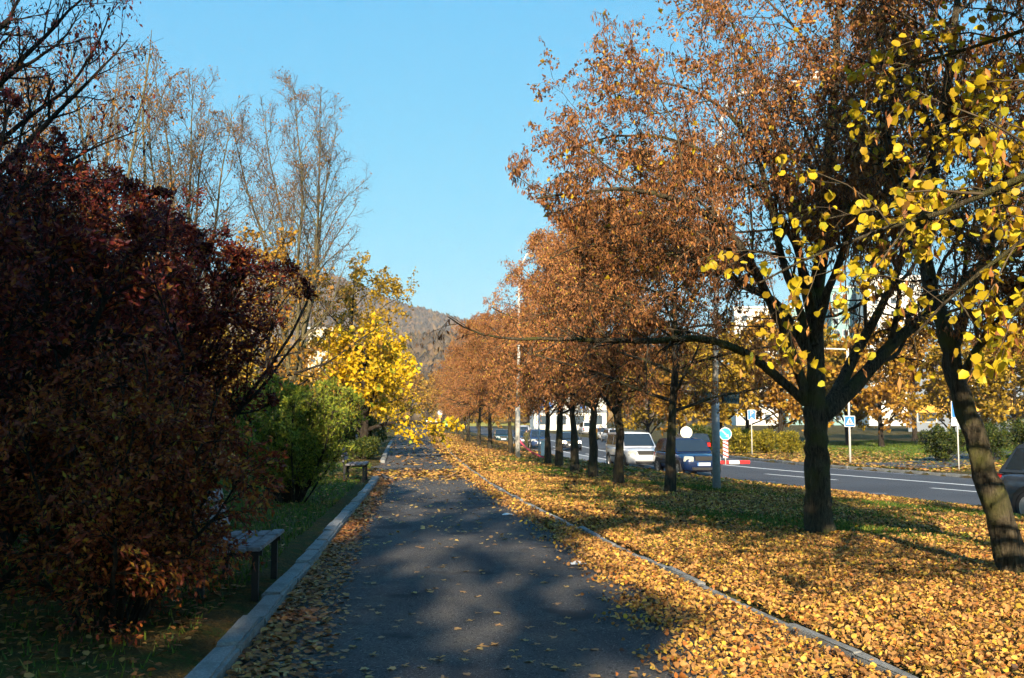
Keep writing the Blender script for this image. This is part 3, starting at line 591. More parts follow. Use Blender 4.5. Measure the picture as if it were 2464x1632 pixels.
# crown outside the frame
keep = lambda q: (q[..., 0] + loc0[0] > .56 * (q[..., 1] + loc0[1]) + .3) | ((q[..., 2] + loc0[2] > 2.05 + .44 * (q[..., 1] + loc0[1])) & (q[..., 2] < 7.0))
up = grow(rng, np.repeat(tr0[0, 11:12], 24, 0), rng.normal(0, 1, (24, 3)) * (.6, .5, .3) + (-.62, .22, .72), 5.4, .05, 7, .12, (0, 0, .02), .3, keep)
u_b = grow(rng, np.repeat(tr0[0, 12:13], 13, 0), rng.normal(0, 1, (13, 3)) * (.25, .35, .2) + (-1.0, .16, .52), 6.4, .05, 7, .10, (0, 0, .01), .3, keep)
up = (np.concatenate([up[0], u_b[0]]), np.concatenate([up[1], u_b[1]]))
P, D, L, Rr = spawn(rng, up[0], up[1], 12, .2, 1, .5, 1.2, .4); u2 = grow(rng, P, D, L, np.maximum(Rr, .006), 5, .2, (0, 0, 0), .4, keep)
P, D, L, Rr = spawn(rng, *u2, 8, .1, 1, .5, 1.2, .5); u3 = grow(rng, P, D, L, np.maximum(Rr, .003), 3, .2, (0, 0, -.1), .4, keep)
Pc, _ = on_twigs(rng, u3[0], 14, .1, .05); Vc, Fc = hang_leaves(rng, Pc, .11, .09, .5)
Pb, _ = on_twigs(rng, t3, 3, .1, .03); k_ = rng.random(len(Pb)) < .5; Vb, Fb = hang_leaves(rng, Pb[k_], .075, .024, .8)
T0 = mk_tree('linden_tree', [(tr0, rad_at(18, .19, .06, .05)[None], 12), (lp0, lr0, 7)], [(up[0], up[1], 6), (u2[0], u2[1], 4), (u3[0], u3[1], 3), (t2, q2, 4), (t3, q3, 3)],
             [(Vc, Fc, M['linden_yellow'], rng.random(len(Pc))), (Vb, Fb, M['linden_brown'], np.clip(rng.normal(.6, .2, k_.sum()), 0, 1))], M['bark'], M['twig'], loc0,
             'linden outside the right edge whose bright yellow leaves hang in front')
# its large yellow leaves: each a part
def big_leaf(seed):
    r_ = np.random.default_rng(seed); c = .30 + .25 * r_.random(); out = [(0, 0), (.20, .06), (.42, .22), (.50, .44), (.40, .70), (.16, .90), (0, 1.05)]
    vs = [(0, -.02, 0), (0, .35, .02), (0, .7, -.01), (0, 1.05, -.09)]
    for s in (1, -1): vs += [(s * .30, .02, c * .16), (s * .50, .33, c * .26), (s * .40, .68, c * .16)]
    vs = [(x + r_.normal(0, .015), y + r_.normal(0, .015), z - .22 * (y - .4) ** 2 + r_.normal(0, .02)) for x, y, z in vs]
    F = [(0, 1, 5, 4), (1, 2, 6, 5), (0, 7, 8, 1), (1, 8, 9, 2)]; T = [(2, 3, 6), (2, 9, 3)]
    return np_mesh('leaf', np.array(vs), [np.array(F), np.array(T)], [M['linden_yellow']], True, [float(r_.random())] * 6)
BL = [big_leaf(s) for s in range(14)]
Pl, Tl = on_twigs(rng, np.concatenate([t3[:, :, :]]), 2, .2, .035); o_ = rng.permutation(len(Pl)); Pl, Tl = Pl[o_], Tl[o_]
nb = 0
for p in Pl:
    g = p + loc0
    px = CX + FPX * g[0] / g[1]
    if nb >= 300: break
    if px > 2560 or px < 1600: continue
    o = link('leaf', BL[int(rng.integers(14))], T0, p, (rng.normal(-1.15, .5), rng.normal(0, .5), rng.normal(0, 1.1)))
    sc = rng.uniform(.042, .070); o.scale = (sc, sc, sc); nb += 1

Pr = np.concatenate([Pl[len(Pl) // 4:], on_twigs(rng, t3, 4, .1, .05)[0]])[:5600]; kr = len(Pr); sr = rng.uniform(.036, .064, kr); Vr, Fr = leaf_quads(Pr, rng.uniform(0, 6.283, kr), rng.normal(-.75, .45, kr), rng.normal(0, .7, kr), sr, sr * rng.uniform(.8, 1.05, kr), rng.uniform(-.15, .4, kr))
tag(link('yellow_foliage', np_mesh('yellow_foliage', Vr, [Fr], [M['linden_yellow']], False, np.repeat(rng.random(len(Pr)), 2)), T0), kind='stuff')

# --- row of thinner lindens along the bank
def linden_variant(seed, h, r, per, lean=(0, 0), bole=.24, leaf=.085, base_r=.11):
    rng = np.random.default_rng(seed)
    tp = poly([(0, 0, 0), (lean[0]*.3, lean[1]*.3, h*.2), (lean[0]*.7 + .05, lean[1], h*.5), (lean[0], lean[1] + .1, h*.95)], 16)[None]; tp[:, 2:-1] += rng.normal(0, .02, tp[:, 2:-1].shape); tr = rad_at(16, base_r, .018, .05)[None]
    en = lumpy((lean[0]*.7, lean[1]*.7, h * .60), (r, r, h * .43), seed, .13)
    P, D, L, Rr = spawn(rng, tp, tr, 32, bole, .98, .75, 1.4, .52, (.4, .62), .45, .8, .12); b1 = grow(rng, P, D, L, np.maximum(Rr, .012), 8, .13, (0, 0, -.015), .3, en)
    P, D, L, Rr = spawn(rng, *b1, 10, .12, 1, .5, 1.2, .42, (.4, .6), .3, .5, -.15); b2 = grow(rng, P, D, L, np.maximum(Rr, .007), 5, .18, (0, 0, -.10), .4, en)
    P, D, L, Rr = spawn(rng, *b2, 7, .1, 1, .5, 1.2, .5, (.5, .7), .3, .25, -.2); b3 = grow(rng, P, D, L, np.maximum(Rr, .0045), 3, .2, (0, 0, -.2), .5, en)
    P, _ = on_twigs(rng, b3[0], per, .1, .05); n = len(P); V, F = hang_leaves(rng, P, leaf, leaf * .42, .6)
    y = rng.random(n) < .04; c = np.where(y, .97, np.clip(rng.normal(.5, .2, n), 0, .9))
    return [(tp, tr, 10), (b1[0], b1[1], 6)], [(b2[0], b2[1], 4), (b3[0], b3[1], 3)], [(V, F, M['linden_far'], c)]
LV = [linden_variant(51, 7.8, 3.2, 15), linden_variant(52, 8.4, 3.3, 15, (.25, 0)), linden_variant(53, 7.6, 3.1, 16, (-.25, .1))]
row = [  # photograph pixel of the foot, distance, variant, scale, turn, label
 (1612, 1211, 23.6, 1, 1.00, .3, 'thin linden trunk standing just left of the grey lamp post'),
 (1489, 1190, 26.2, 2, 1.00, 2.1, 'thin linden with a knob on its trunk in front of the white car'),
 (1428, 1172, 29.2, 0, 1.02, 4.0, 'straight linden trunk, third from the lamp post along the bank'),
 (1384, 1158, 32.2, 2, 1.05, 1.2, 'linden trunk leaning left beside the pair of close trunks'),
 (1345, 1138, 36.5, 1, 1.00, 5.1, 'right one of two close dark linden trunks on the bank'),
 (1318, 1126, 38.5, 0, .95, 3.3, 'left one of two close dark linden trunks beside the white cabinet'),
 (1230, 1096, 52, 2, 1.0, .5, 'linden on the bank just left of the farther lamp post'),
 (1179, 1088, 58, 0, 1.0, 2.5, 'thick dark linden stump-like trunk left of the farther lamp post'),
 (1152, 1079, 66, 1, 1.0, 1.0, 'linden with low yellowing leaves farther along the bank'),
 (1126, 1068, 76, 2, 1.0, 4.4, 'far linden whose foliage hides its trunk beside the bank path'),
 (1112, 1058, 90, 0, 1.0, 3.0, 'farthest but one linden of the row along the bank'),
 (1100, 1049, 108, 1, 1.05, 5.6, 'farthest linden of the row where the path bends away')]
protos = {}
for px, py, d, v, sc, rz, lab in row:
    x = at(px, py, d)[0]; loc = (x, d, float(ground_z(x, d)) - .06)
    if v not in protos: protos[v] = o = mk_tree('linden_tree', *LV[v], M['bark_row'], M['twig'], loc, lab, 'tree', 'row of lindens on the bank')
    else: o = copy_tree(protos[v]); o.location = loc
    tag(o, lab); o.rotation_euler = (0, 0, rz); o.scale = (sc, sc, sc)

# --- tall bare trees on the left
def bare_variant(seed, h, stems, spread, per, leafmat_, leaf=.10, n=(15, 9, 6), tw=.0075, r=4.6):
    rng = np.random.default_rng(seed)
    tp = poly([(0, 0, 0), (.05, 0, h * .1), (.0, .05, h * .2)], 6)[None]; tr = rad_at(6, .24, .19, .08)[None]
    D = nrm(np.stack([np.cos(np.arange(stems) * 6.283 / stems + .5) * spread, np.sin(np.arange(stems) * 6.283 / stems + .5) * spread, np.ones(stems)], -1) + rng.normal(0, .04, (stems, 3)))
    b0 = grow(rng, np.repeat(tp[0, -1:], stems, 0) + rng.normal(0, .05, (stems, 3)) - (0, 0, .2), D, h * .84, .12, 14, .05, (0, 0, .06), .1)
    en = lumpy((0, 0, h * .58), (r, r, h * .46), seed, .10)
    P, D, L, Rr = spawn(rng, *b0, n[0], .12, .97, .45, .95, .34, (.35, .6), .55, 1.0, .15); b1 = grow(rng, P, D, L, np.maximum(Rr, .018), 9, .10, (0, 0, .05), .3, en)
    P, D, L, Rr = spawn(rng, *b1, n[1], .15, 1, .4, 1.0, .42, (.4, .6), .4, .7, .15); b2 = grow(rng, P, D, L, np.maximum(Rr, .011), 6, .13, (0, 0, .05), .4, en)
    P, D, L, Rr = spawn(rng, *b2, n[2], .15, 1, .4, 1.0, .45, (.5, .7), .3, .4, .1); b3 = grow(rng, P, D, L, np.maximum(Rr, tw), 4, .15, (0, 0, .03), .5, en)
    lv = []
    if per:
        P, _ = on_twigs(rng, b3[0], 1, .5, .05); P = P[rng.random(len(P)) < per]; P = (P[:, None] + rng.normal(0, .09, (len(P), 4, 3))).reshape(-1, 3)
        V, F = hang_leaves(rng, P, leaf, leaf * .55, .6); lv = [(V, F, leafmat_, rng.random(len(P)))]
    return [(tp, tr, 10), (b0[0], b0[1], 7), (b1[0], b1[1], 5)], [(b2[0], b2[1], 3), (b3[0], b3[1], 3)], lv
BV = bare_variant(61, 17.6, 5, .25, .22, M['bare_leaf'], .11, (20, 10, 7), .008, 6.4)
def put(name, var, bark, twig, px, d, lab, cat='tree', group=None, rz=0, sc=1.0, dz=-.05):
    x = at(px, 1000, d)[0]; o = mk_tree(name, *var, bark, twig, (x, d, float(ground_z(x, d)) + dz), lab, cat, group, rz); o.scale = (sc,) * 3; return o
put('bare_tree', BV, M['bark_pale'], M['twig_grey'], 705, 45, 'tall nearly bare many-stemmed tree standing free against the sky', rz=.4, sc=.9)
put('bare_tree', bare_variant(62, 16.2, 5, .22, .22, M['bare_leaf'], .12, (18, 10, 6), .008, r=5.2), M['bark_pale'], M['twig_grey'], 430, 41, 'tall bare tree left of the free-standing one, a few orange leaves', rz=1.7, sc=.94)
put('bare_tree', bare_variant(63, 15.2, 4, .24, .40, M['bare_leaf'], .12, (13, 8, 5), .0085, r=5.2), M['bark_pale'], M['twig_grey'], 235, 36, 'tree with thin orange leaves rising behind the purple shrubs')
put('bare_tree', bare_variant(64, 13.0, 4, .2, .4, M['bare_leaf'], .13, (14, 9, 6), r=4.6), M['bark_pale'], M['twig_grey'], 20, 33, 'orange-leaved tree behind the purple shrubs at the left edge')
# near tree at the top left: dark branches reaching into the sky
locn = np.array((-9.2, 13.5, .1)); rng = np.random.default_rng(71)
nl = [(pv([(-120, 560), (-60, 470), (0, 385), (70, 330), (130, 255), (200, 200), (262, 140), (292, 95)], 13.5, -.6), .07, .008),
      (pv([(-140, 420), (-60, 300), (0, 195), (60, 120), (120, 70), (170, 10), (230, -40)], 13.5, .5), .07, .010),
      (pv([(-130, 500), (-40, 350), (40, 290), (130, 230), (200, 150), (245, 60), (250, 15)], 13.5, .2), .05, .007),
      (pv([(-130, 600), (-30, 480), (60, 420), (160, 370), (250, 330), (330, 300)], 13.5, -1.0), .05, .007),
      (pv([(-150, 300), (-60, 150), (10, 60), (60, -20), (120, -80)], 13.5, .6), .06, .010),
      (pv([(-140, 350), (-40, 230), (30, 170), (100, 140), (160, 80), (180, 30)], 13.5, -.4), .05, .007)]
tpn = poly([locn, locn + (.2, 0, 1.6), locn + (.5, 0, 3.2), at(-140 * K, 480 * K, 13.5), locn + (.6, 0, 8)], 14)[None] - locn
lpn = np.stack([poly(l[0], 14) for l in nl]) - locn; lrn = np.stack([rad_at(14, l[1], l[2]) for l in nl]); lpn[:, 2:] += np.cumsum(rng.normal(0, .015, lpn[:, 2:].shape), 1)
P, D, L, Rr = spawn(rng, lpn, lrn, 15, .15, 1, .4, .9, .30, (.4, .6), .4, .5, .12); n2 = grow(rng, P, D, L, np.maximum(Rr, .007), 6, .12, (0, 0, .04), .4)
P, D, L, Rr = spawn(rng, *n2, 7, .15, 1, .4, .9, .5, (.5, .7), .3, .3, .05); n3 = grow(rng, P, D, L, np.maximum(Rr, .0035), 4, .15, (0, 0, .02), .5)
P, _ = on_twigs(rng, n3[0], 1, .5, .03); P = P[rng.random(len(P)) < .55]; P = (P[:, None] + rng.normal(0, .05, (len(P), 4, 3))).reshape(-1, 3); V, F = hang_leaves(rng, P, .075, .035, .7)
Py, _ = on_twigs(rng, n3[0][n3[0][:, 0, 0] < 1.9], 3, .1, .06); Vy, Fy = hang_leaves(rng, Py, .08, .06, .5)
mk_tree('bare_tree', [(tpn, rad_at(14, .2, .08, .06)[None], 10), (lpn, lrn, 7)], [(n2[0], n2[1], 4), (n3[0], n3[1], 3)], [(V, F, M['plum'], rng.random(len(P))), (Vy, Fy, M['maple_olive'], rng.random(len(Py)))], M['bark_dark'], M['bark_dark'], locn,
        'dark tree at the top left corner with long rising branches')

# --- yellow maples over the path
def maple_variant(seed, h, r, c0, rz_, per, leaf, mat, low, n=(20, 9, 6), amp=.16):
    rng = np.random.default_rng(seed)
    tp = poly([(0, 0, 0), (.1, 0, h * .2), (.0, .1, h * .5), (.15, .1, h * .9)], 14)[None]; tr = rad_at(14, .15, .02, .06)[None]; en = lumpy(c0, (r, r, rz_), seed, amp)
    P, D, L, Rr = spawn(rng, tp, tr, n[0], .14, .97, .7, 1.4, .58, (.35, .6), .35, .8, .1); b1 = grow(rng, P, D, L, np.maximum(Rr, .015), 8, .12, (0, 0, -.012), .3, en)
    P, D, L, Rr = spawn(rng, *b1, n[1], .2, 1, .5, 1.2, .4, (.4, .6), .3, .5, -.05); b2 = grow(rng, P, D, L, np.maximum(Rr, .009), 5, .16, (0, 0, -.05), .4, en)
    P, D, L, Rr = spawn(rng, *b2, n[2], .1, 1, .5, 1.2, .5, (.5, .7), .3, .3, -.1); b3 = grow(rng, P, D, L, np.maximum(Rr, .005), 3, .2, (0, 0, -.1), .5, en)
    P, _ = on_twigs(rng, b3[0], per, .1, .07); V, F = hang_leaves(rng, P, leaf, leaf * .95, .35, 1.0)
    return [(tp, tr, 10), (b1[0], b1[1], 6)], [(b2[0], b2[1], 4), (b3[0], b3[1], 3)], [(V, F, mat, np.clip(rng.normal(.55, .25, len(P)), 0, 1))]
put('maple_tree', maple_variant(81, 5.6, 5.2, (1.0, -.4, 2.75), 2.2, 6, .16, M['maple_yellow'], 1, (20, 8, 6), .34), M['bark_dark'], M['twig'], 872, 41, 'bright yellow maple whose low leaves hang over the path', sc=1.2)
put('maple_tree', maple_variant(82, 9.6, 6.0, (.3, 0, 5.4), 4.4, 8, .15, M['maple_olive'], 1, amp=.26), M['bark_dark'], M['twig'], 840, 50, 'olive and gold maple behind the bright yellow one')
put('maple_tree', maple_variant(83, 7.8, 4.4, (.3, 0, 4.2), 3.6, 4, .2, M['maple_yellow'], 1), M['bark_dark'], M['twig'], 905, 74, 'farther yellow maple leaning over the path bend')
put('maple_tree', maple_variant(84, 8.6, 5.0, (.0, 0, 4.8), 4.2, 2, .15, M['orange'], 1), M['bark_dark'], M['twig'], 640, 36, 'russet gold maple between the purple shrubs and bare trees')

# --- shrubs
def shrub(seed, h, r, stems, n, per, leaf, lw, mat, droop=.3, lift=.05, wig=.13, start=.12, amp=.16, flat=.6, zc=.47, zr=.56):
    rng = np.random.default_rng(seed); a = rng.uniform(0, 6.283, stems); tilt = rng.uniform(.05, .75, stems)
    D = np.stack([np.cos(a) * np.sin(tilt), np.sin(a) * np.sin(tilt), np.cos(tilt)], -1); P0 = np.stack([np.cos(a) * .22 * r * tilt, np.sin(a) * .22 * r * tilt, np.zeros(stems) - .05], -1)
    en = lumpy((0, 0, h * zc), (r, r, h * zr), seed, amp); en0 = lumpy((0, 0, h * .45), (r, r, h * .6), seed, amp)
    b0 = grow(rng, P0, D, h * rng.uniform(.9, 1.2, stems), .028 * h / 3, 10, .07, (0, 0, .02), .25, en0)
    P, D, L, Rr = spawn(rng, *b0, n[0], start, 1, .5, 1.2, .40, (.4, .65), .45, .35, lift); b1 = grow(rng, P, D, L, np.maximum(Rr, .006), 6, wig, (0, 0, lift * .3), .35, en)
    P, D, L, Rr = spawn(rng, *b1, n[1], .1, 1, .5, 1.1, .5, (.5, .7), .35, .2, lift); b2 = grow(rng, P, D, L, np.maximum(Rr, .0035), 4, wig, (0, 0, lift * .2), .5, en)
    P, T = on_twigs(rng, b2[0], per, .0, leaf * .35); k = len(P); rs = np.random.default_rng(seed + 9)
    A = nrm(T + rs.normal(0, .8, (k, 3)) + np.array([0, 0, -droop])); N = nrm(rs.normal(0, 1, (k, 3)) + np.array([0, 0, flat])); s = rs.uniform(.6, 1.3, k)
    V, F = leaf_diamonds(P, A, N, leaf * s, lw * s, .2)
    return [(b0[0], b0[1], 6)], [(b1[0], b1[1], 4), (b2[0], b2[1], 3)], [(V, F, mat, rs.random(k))]
def put_shrub(var, x, y, lab, name='purple_shrub', bark=M['bark_dark'], twig=M['bark_dark'], sc=1.0, rz=0.0):
    o = mk_tree(name, *var, bark, twig, (x, y, float(ground_z(x, y))), lab, 'shrub', None, rz); o.scale = (sc,) * 3; return o
put_shrub(shrub(91, 4.7, 2.5, 26, (16, 11), 15, .062, .028, M['plum'], .2, .12), -5.2, 9.4, 'big dark purple shrub nearest the left edge')
put_shrub(shrub(92, 4.3, 2.35, 32, (17, 12), 16, .062, .028, M['plum'], .2, .14, zc=.58, zr=.46), -5.25, 12.4, 'dark purple shrub with pointed sprays behind the near bench')
put_shrub(shrub(93, 5.2, 2.7, 24, (15, 10), 14, .066, .030, M['plum'], .2, .12), -8.0, 12.2, 'tallest purple shrub at the left edge behind the others')
put_shrub(shrub(94, 2.0, 1.25, 22, (13, 10), 13, .050, .022, M['plum_low'], .5, -.05), -3.05, 7.75, 'low russet shrub whose twigs half hide the near bench', 'russet_shrub')
put_shrub(shrub(103, 3.4, 1.7, 22, (14, 10), 13, .06, .027, M['plum'], .2, .14), -6.6, 15.8, 'smaller purple shrub left of the green bush')
put_shrub(shrub(95, 1.9, 1.3, 12, (9, 7), 10, .055, .024, M['plum_low'], .6, -.05), -4.6, 6.6, 'low olive-brown shrub in the shade at the lower left', 'russet_shrub')
put_shrub(shrub(96, 2.0, 1.4, 30, (13, 9), 13, .060, .026, M['green'], .0, .25, .1, .1), -4.2, 19.2, 'rounded green bush behind the left kerb', 'green_bush', M['bark_dark'], M['twig'], 1.12)
put_shrub(shrub(97, 1.7, 1.3, 16, (9, 7), 8, .11, .055, M['dark_green'], .2, .1), -7.3, 47.5, 'dark green bush under the yellow maple by the path', 'green_bush', M['bark_dark'], M['twig'])
put_shrub(shrub(98, .75, .9, 14, (8, 6), 8, .10, .05, M['dark_green'], .2, .1), -5.9, 39.5, 'low dark green bush at the corner of the side path', 'green_bush', M['bark_dark'], M['twig'])
put_shrub(shrub(99, 2.2, 1.8, 16, (9, 7), 8, .12, .06, M['green'], .2, .1), -10.3, 30.0, 'yellowish green bush on the lawn behind the purple shrubs', 'green_bush', M['bark_dark'], M['twig'])
HV = shrub(101, 1.45, 1.25, 16, (9, 7), 7, .14, .075, M['hedge'], .1, .12); hp = None
for k, (x, y, sc, lab) in enumerate([(14.6, 63.5, 1.0, 'yellow-green bush right behind the parking sign'), (16.2, 64.5, .95, 'yellow-green bush right of the parking sign, middle of its clump'), (17.6, 64.0, .9, 'yellow-green bush at the right end of the clump near the parking sign')]):
    if hp is None: hp = o = put_shrub(HV, x, y, lab, 'hedge_bush', M['bark_dark'], M['twig'])
    else: o = copy_tree(hp); o.location = (x, y, float(ground_z(x, y)))
    tag(o, lab, None, 'bushes behind the parking sign'); o.scale = (sc,) * 3; o.rotation_euler = (0, 0, k * 1.7)
DV = shrub(102, 1.6, 1.5, 16, (9, 7), 8, .11, .055, M['dark_green'], .2, .1)
dp = put_shrub(DV, 20.8, 48.6, 'dark bush left of the arrow sign across the road', 'green_bush', M['bark_dark'], M['twig'])
for k, (x, y, sc, lab) in enumerate([(23.4, 49.5, 1.05, 'dark bush behind the leaning trunk across the road'), (26.2, 50.5, 1.2, 'dark bush above the roof of the grey car'), (12.9, 67.5, 1.2, 'dark green bush left of the parking sign')]):
    o = copy_tree(dp); o.location = (x, y, float(ground_z(x, y))); tag(o, lab); o.scale = (sc,) * 3; o.rotation_euler = (0, 0, 1 + k * 2.1)

# --- background trees
OV = [maple_variant(111, 8.0, 3.8, (0, 0, 4.4), 4.3, 4, .26, M['orange'], 1, (22, 8, 6)), maple_variant(112, 7.0, 3.4, (0, 0, 3.8), 3.8, 4, .24, M['maple_olive'], 1, (22, 8, 6))]
op = {}
def bg_tree(v, x, y, sc, rz, lab, grp):
    loc = (x, y, float(ground_z(x, y)) - .1)
    if v not in op: op[v] = o = mk_tree('autumn_tree', *OV[v], M['bark_dark'], M['twig'], loc, lab, 'tree', grp)
    else: o = copy_tree(op[v]); o.location = loc
    tag(o, lab, 'tree', grp); o.scale = (sc,) * 3; o.rotation_euler = (0, 0, rz)
rng = np.random.default_rng(121)
for k, (px, d, v, sc) in enumerate([(1560, 92, 1, 1.0), (1640, 84, 0, 1.0), (1730, 78, 1, 1.05), (1800, 92, 0, 1.05), (1880, 80, 0, 1.1), (1960, 96, 1, 1.15), (2040, 84, 1, 1.0), (2120, 78, 0, 1.0), (2200, 92, 0, 1.1), (2290, 76, 1, .9), (2370, 88, 0, .95), (2440, 72, 1, .9), (2530, 80, 0, 1)]):
    where = ['behind the white disc sign', 'left of the blue arrow sign', 'just left of the parking sign', 'right behind the parking sign', 'behind the big forked trunk', 'behind the crossing sign', 'right of the crossing sign', 'between crossing sign and arrow sign', 'behind the arrow sign', 'behind the leaning trunk', 'right of the leaning trunk', 'above the grey car', 'at the right edge'][k]
    bg_tree(v, at(px, 1000, d)[0], d, sc * 1.25, rng.uniform(0, 6), ('olive gold' if v else 'orange brown') + ' tree across the road ' + where, 'autumn trees across the road')
FAR = [(1180, 150, 0, 1.1), (1240, 190, 0, 1.3), (1120, 190, 1, 1.2), (1060, 230, 0, 1.6), (990, 215, 0, 1.5), (930, 180, 1, 1.3), (870, 150, 0, 1.2), (1320, 230, 0, 1.4), (1400, 215, 1, 1.2), (1480, 240, 0, 1.5), (1150, 260, 0, 1.9), (1030, 290, 1, 1.8), (800, 120, 1, 1.1), (700, 100, 0, 1.2), (560, 80, 1, 1.2), (400, 75, 0, 1.2), (250, 70, 1, 1.2), (100, 66, 0, 1.2), (-40, 60, 1, 1.2), (480, 58, 1, 1.0), (320, 54, 0, .9)]
for k, (px, d, v, sc) in enumerate(FAR):
    side = 'far down the road' if px > 1100 else ('beyond the end of the path' if px > 850 else 'behind the bare trees on the left')
    order = ['first', 'second', 'third', 'fourth', 'fifth', 'sixth', 'seventh', 'eighth', 'ninth', 'tenth', 'eleventh', 'twelfth'][sum(1 for q in FAR if q[0] < px and (q[0] > 1100) == (px > 1100) and (q[0] > 850) == (px > 850))]
    bg_tree(v, at(px, 1000, d)[0], d, sc, rng.uniform(0, 6), ('olive gold' if v else 'orange brown') + ' distant tree ' + side + ', ' + order + ' from the left', 'distant autumn trees ' + side)

# --- trees behind the viewpoint: they shade the path and the left side
SH = maple_variant(131, 15.0, 4.6, (0, 0, 8.0), 7.4, 5, .30, M['maple_olive'], 1, (34, 9, 6)); sp_ = None
for k, (x, y, sc, rz) in enumerate(SHADE):
    loc = (x, y, -.05)
    if sp_ is None: sp_ = o = mk_tree('shade_tree', *SH, M['bark_dark'], M['twig'], loc, '', 'tree')
    else: o = copy_tree(sp_); o.location = loc
    tag(o, 'tall dense tree standing behind the viewpoint, its shade falls on the path', 'tree', 'trees behind the viewpoint'); o.scale = (sc,) * 3; o.rotation_euler = (0, 0, rz)
# ------------------------------------------------------------------ far country: hills and buildings
M['wood_far'] = leafmat('far_wood_foliage', [(0, (.050, .040, .026)), (.35, (.085, .060, .034)), (.7, (.13, .078, .036)), (.9, (.17, .105, .035)), (1, (.05, .06, .03))], 0)
M['hill'] = ramp_noise('hill_ground', [(0, 0, 0, (.13, .10, .05)), (.02, .4, .6, (.16, .12, .05))], .95, .1, 0)
M['meadow'] = ramp_noise('meadow', [(0, 0, 0, (.30, .28, .07)), (.03, .4, .6, (.24, .25, .06))], .95, .1, 0)
rng = np.random.default_rng(141)
def hill(name, d0, d1, d2, prof, mat, meadow=None):
    pxs = np.linspace(-900, 3400, 90); ridge = 20 + np.interp(pxs, [p[0] for p in prof], [p[1] for p in prof]) + 2.0 * np.sin(pxs * .013) + 1.2 * np.sin(pxs * .041)
    top = EYE + (1007 - ridge) / FPX * d1
    ts = np.r_[np.linspace(0, 1, 9), [1.3, 1.8]]; V = []
    for t in ts:
        d = d0 + (d1 - d0) * t if t <= 1 else d1 + (d2 - d1) * (t - 1)
        hgt = top * (sst(t * .92 + .08 * t) if t <= 1 else 1 - .75 * (t - 1)); V.append(np.stack([(pxs - CX) / FPX * d, np.full_like(pxs, d), hgt - 2.0 * (t == 0)], -1))
    V = np.array(V); n, m = V.shape[:2]; i = np.arange(n - 1)[:, None] * m + np.arange(m - 1)[None]
    tag(link(name, np_mesh(name, V.reshape(-1, 3), [np.stack([i, i + 1, i + 1 + m, i + m], -1).reshape(-1, 4)], [mat], True)), kind='structure')
    return V, pxs, ts
V1_, px1, t1_ = hill('hill', 700, 1350, 1900, [(-900, 760), (0, 700), (500, 668), (700, 655), (800, 668), (900, 712), (966, 738), (1044, 755), (1143, 779), (1250, 812), (1400, 850), (1700, 880), (2464, 860), (3400, 880)], M['hill'])
V2_, px2, t2_ = hill('near_hill', 330, 560, 760, [(-900, 900), (600, 900), (850, 850), (960, 815), (1061, 803), (1150, 803), (1260, 815), (1400, 850), (1700, 900), (3400, 920)], M['meadow'])
def woods(name, label, V, n, size, t0, t1, x0, x1, skip=None):
    """many small rough crowns standing on the hillside, read as one mass"""
    r, m = V.shape[:2]; t = rng.uniform(t0, t1, n); c = rng.uniform(x0, x1, n); i = np.minimum(t.astype(int), r - 2); j = np.minimum(c.astype(int), m - 2); f, g = (t - i)[:, None], (c - j)[:, None]
    P = (V[i, j] * (1 - g) + V[i, j + 1] * g) * (1 - f) + (V[i + 1, j] * (1 - g) + V[i + 1, j + 1] * g) * f
    s = size * rng.uniform(.6, 1.35, n); q = 7; a = np.arange(q) * 6.283 / q
    rings = [(.62, .05), (1.0, .42), (.72, .85), (.12, 1.15)]
    Vv = np.concatenate([np.stack([np.cos(a) * rr, np.sin(a) * rr, np.full(q, hh)], -1) for rr, hh in rings])
    VV = P[:, None] + Vv[None] * s[:, None, None] * rng.uniform(.75, 1.25, (n, len(Vv), 3)) * (.55, .55, .95)
    F = np.concatenate([np.stack([k * q + np.arange(q), k * q + (np.arange(q) + 1) % q, (k + 1) * q + (np.arange(q) + 1) % q, (k + 1) * q + np.arange(q)], -1) for k in range(3)])
    FF = (np.arange(n)[:, None, None] * len(Vv) + F[None]).reshape(-1, 4)
    tag(link(name, np_mesh(name, VV.reshape(-1, 3), [FF], [M['wood_far']], True, np.repeat(rng.random(n), len(F)))), label, 'woodland', None, 'stuff')
woods('hill_woods', 'russet woodland covering the distant hill', V1_, 14000, 9, 2.0, 8.4, 24, 48)
woods('near_hill_woods', 'brown woodland on the nearer slope below the meadow strip', V2_, 5000, 5.5, .5, 6.6, 28, 54)

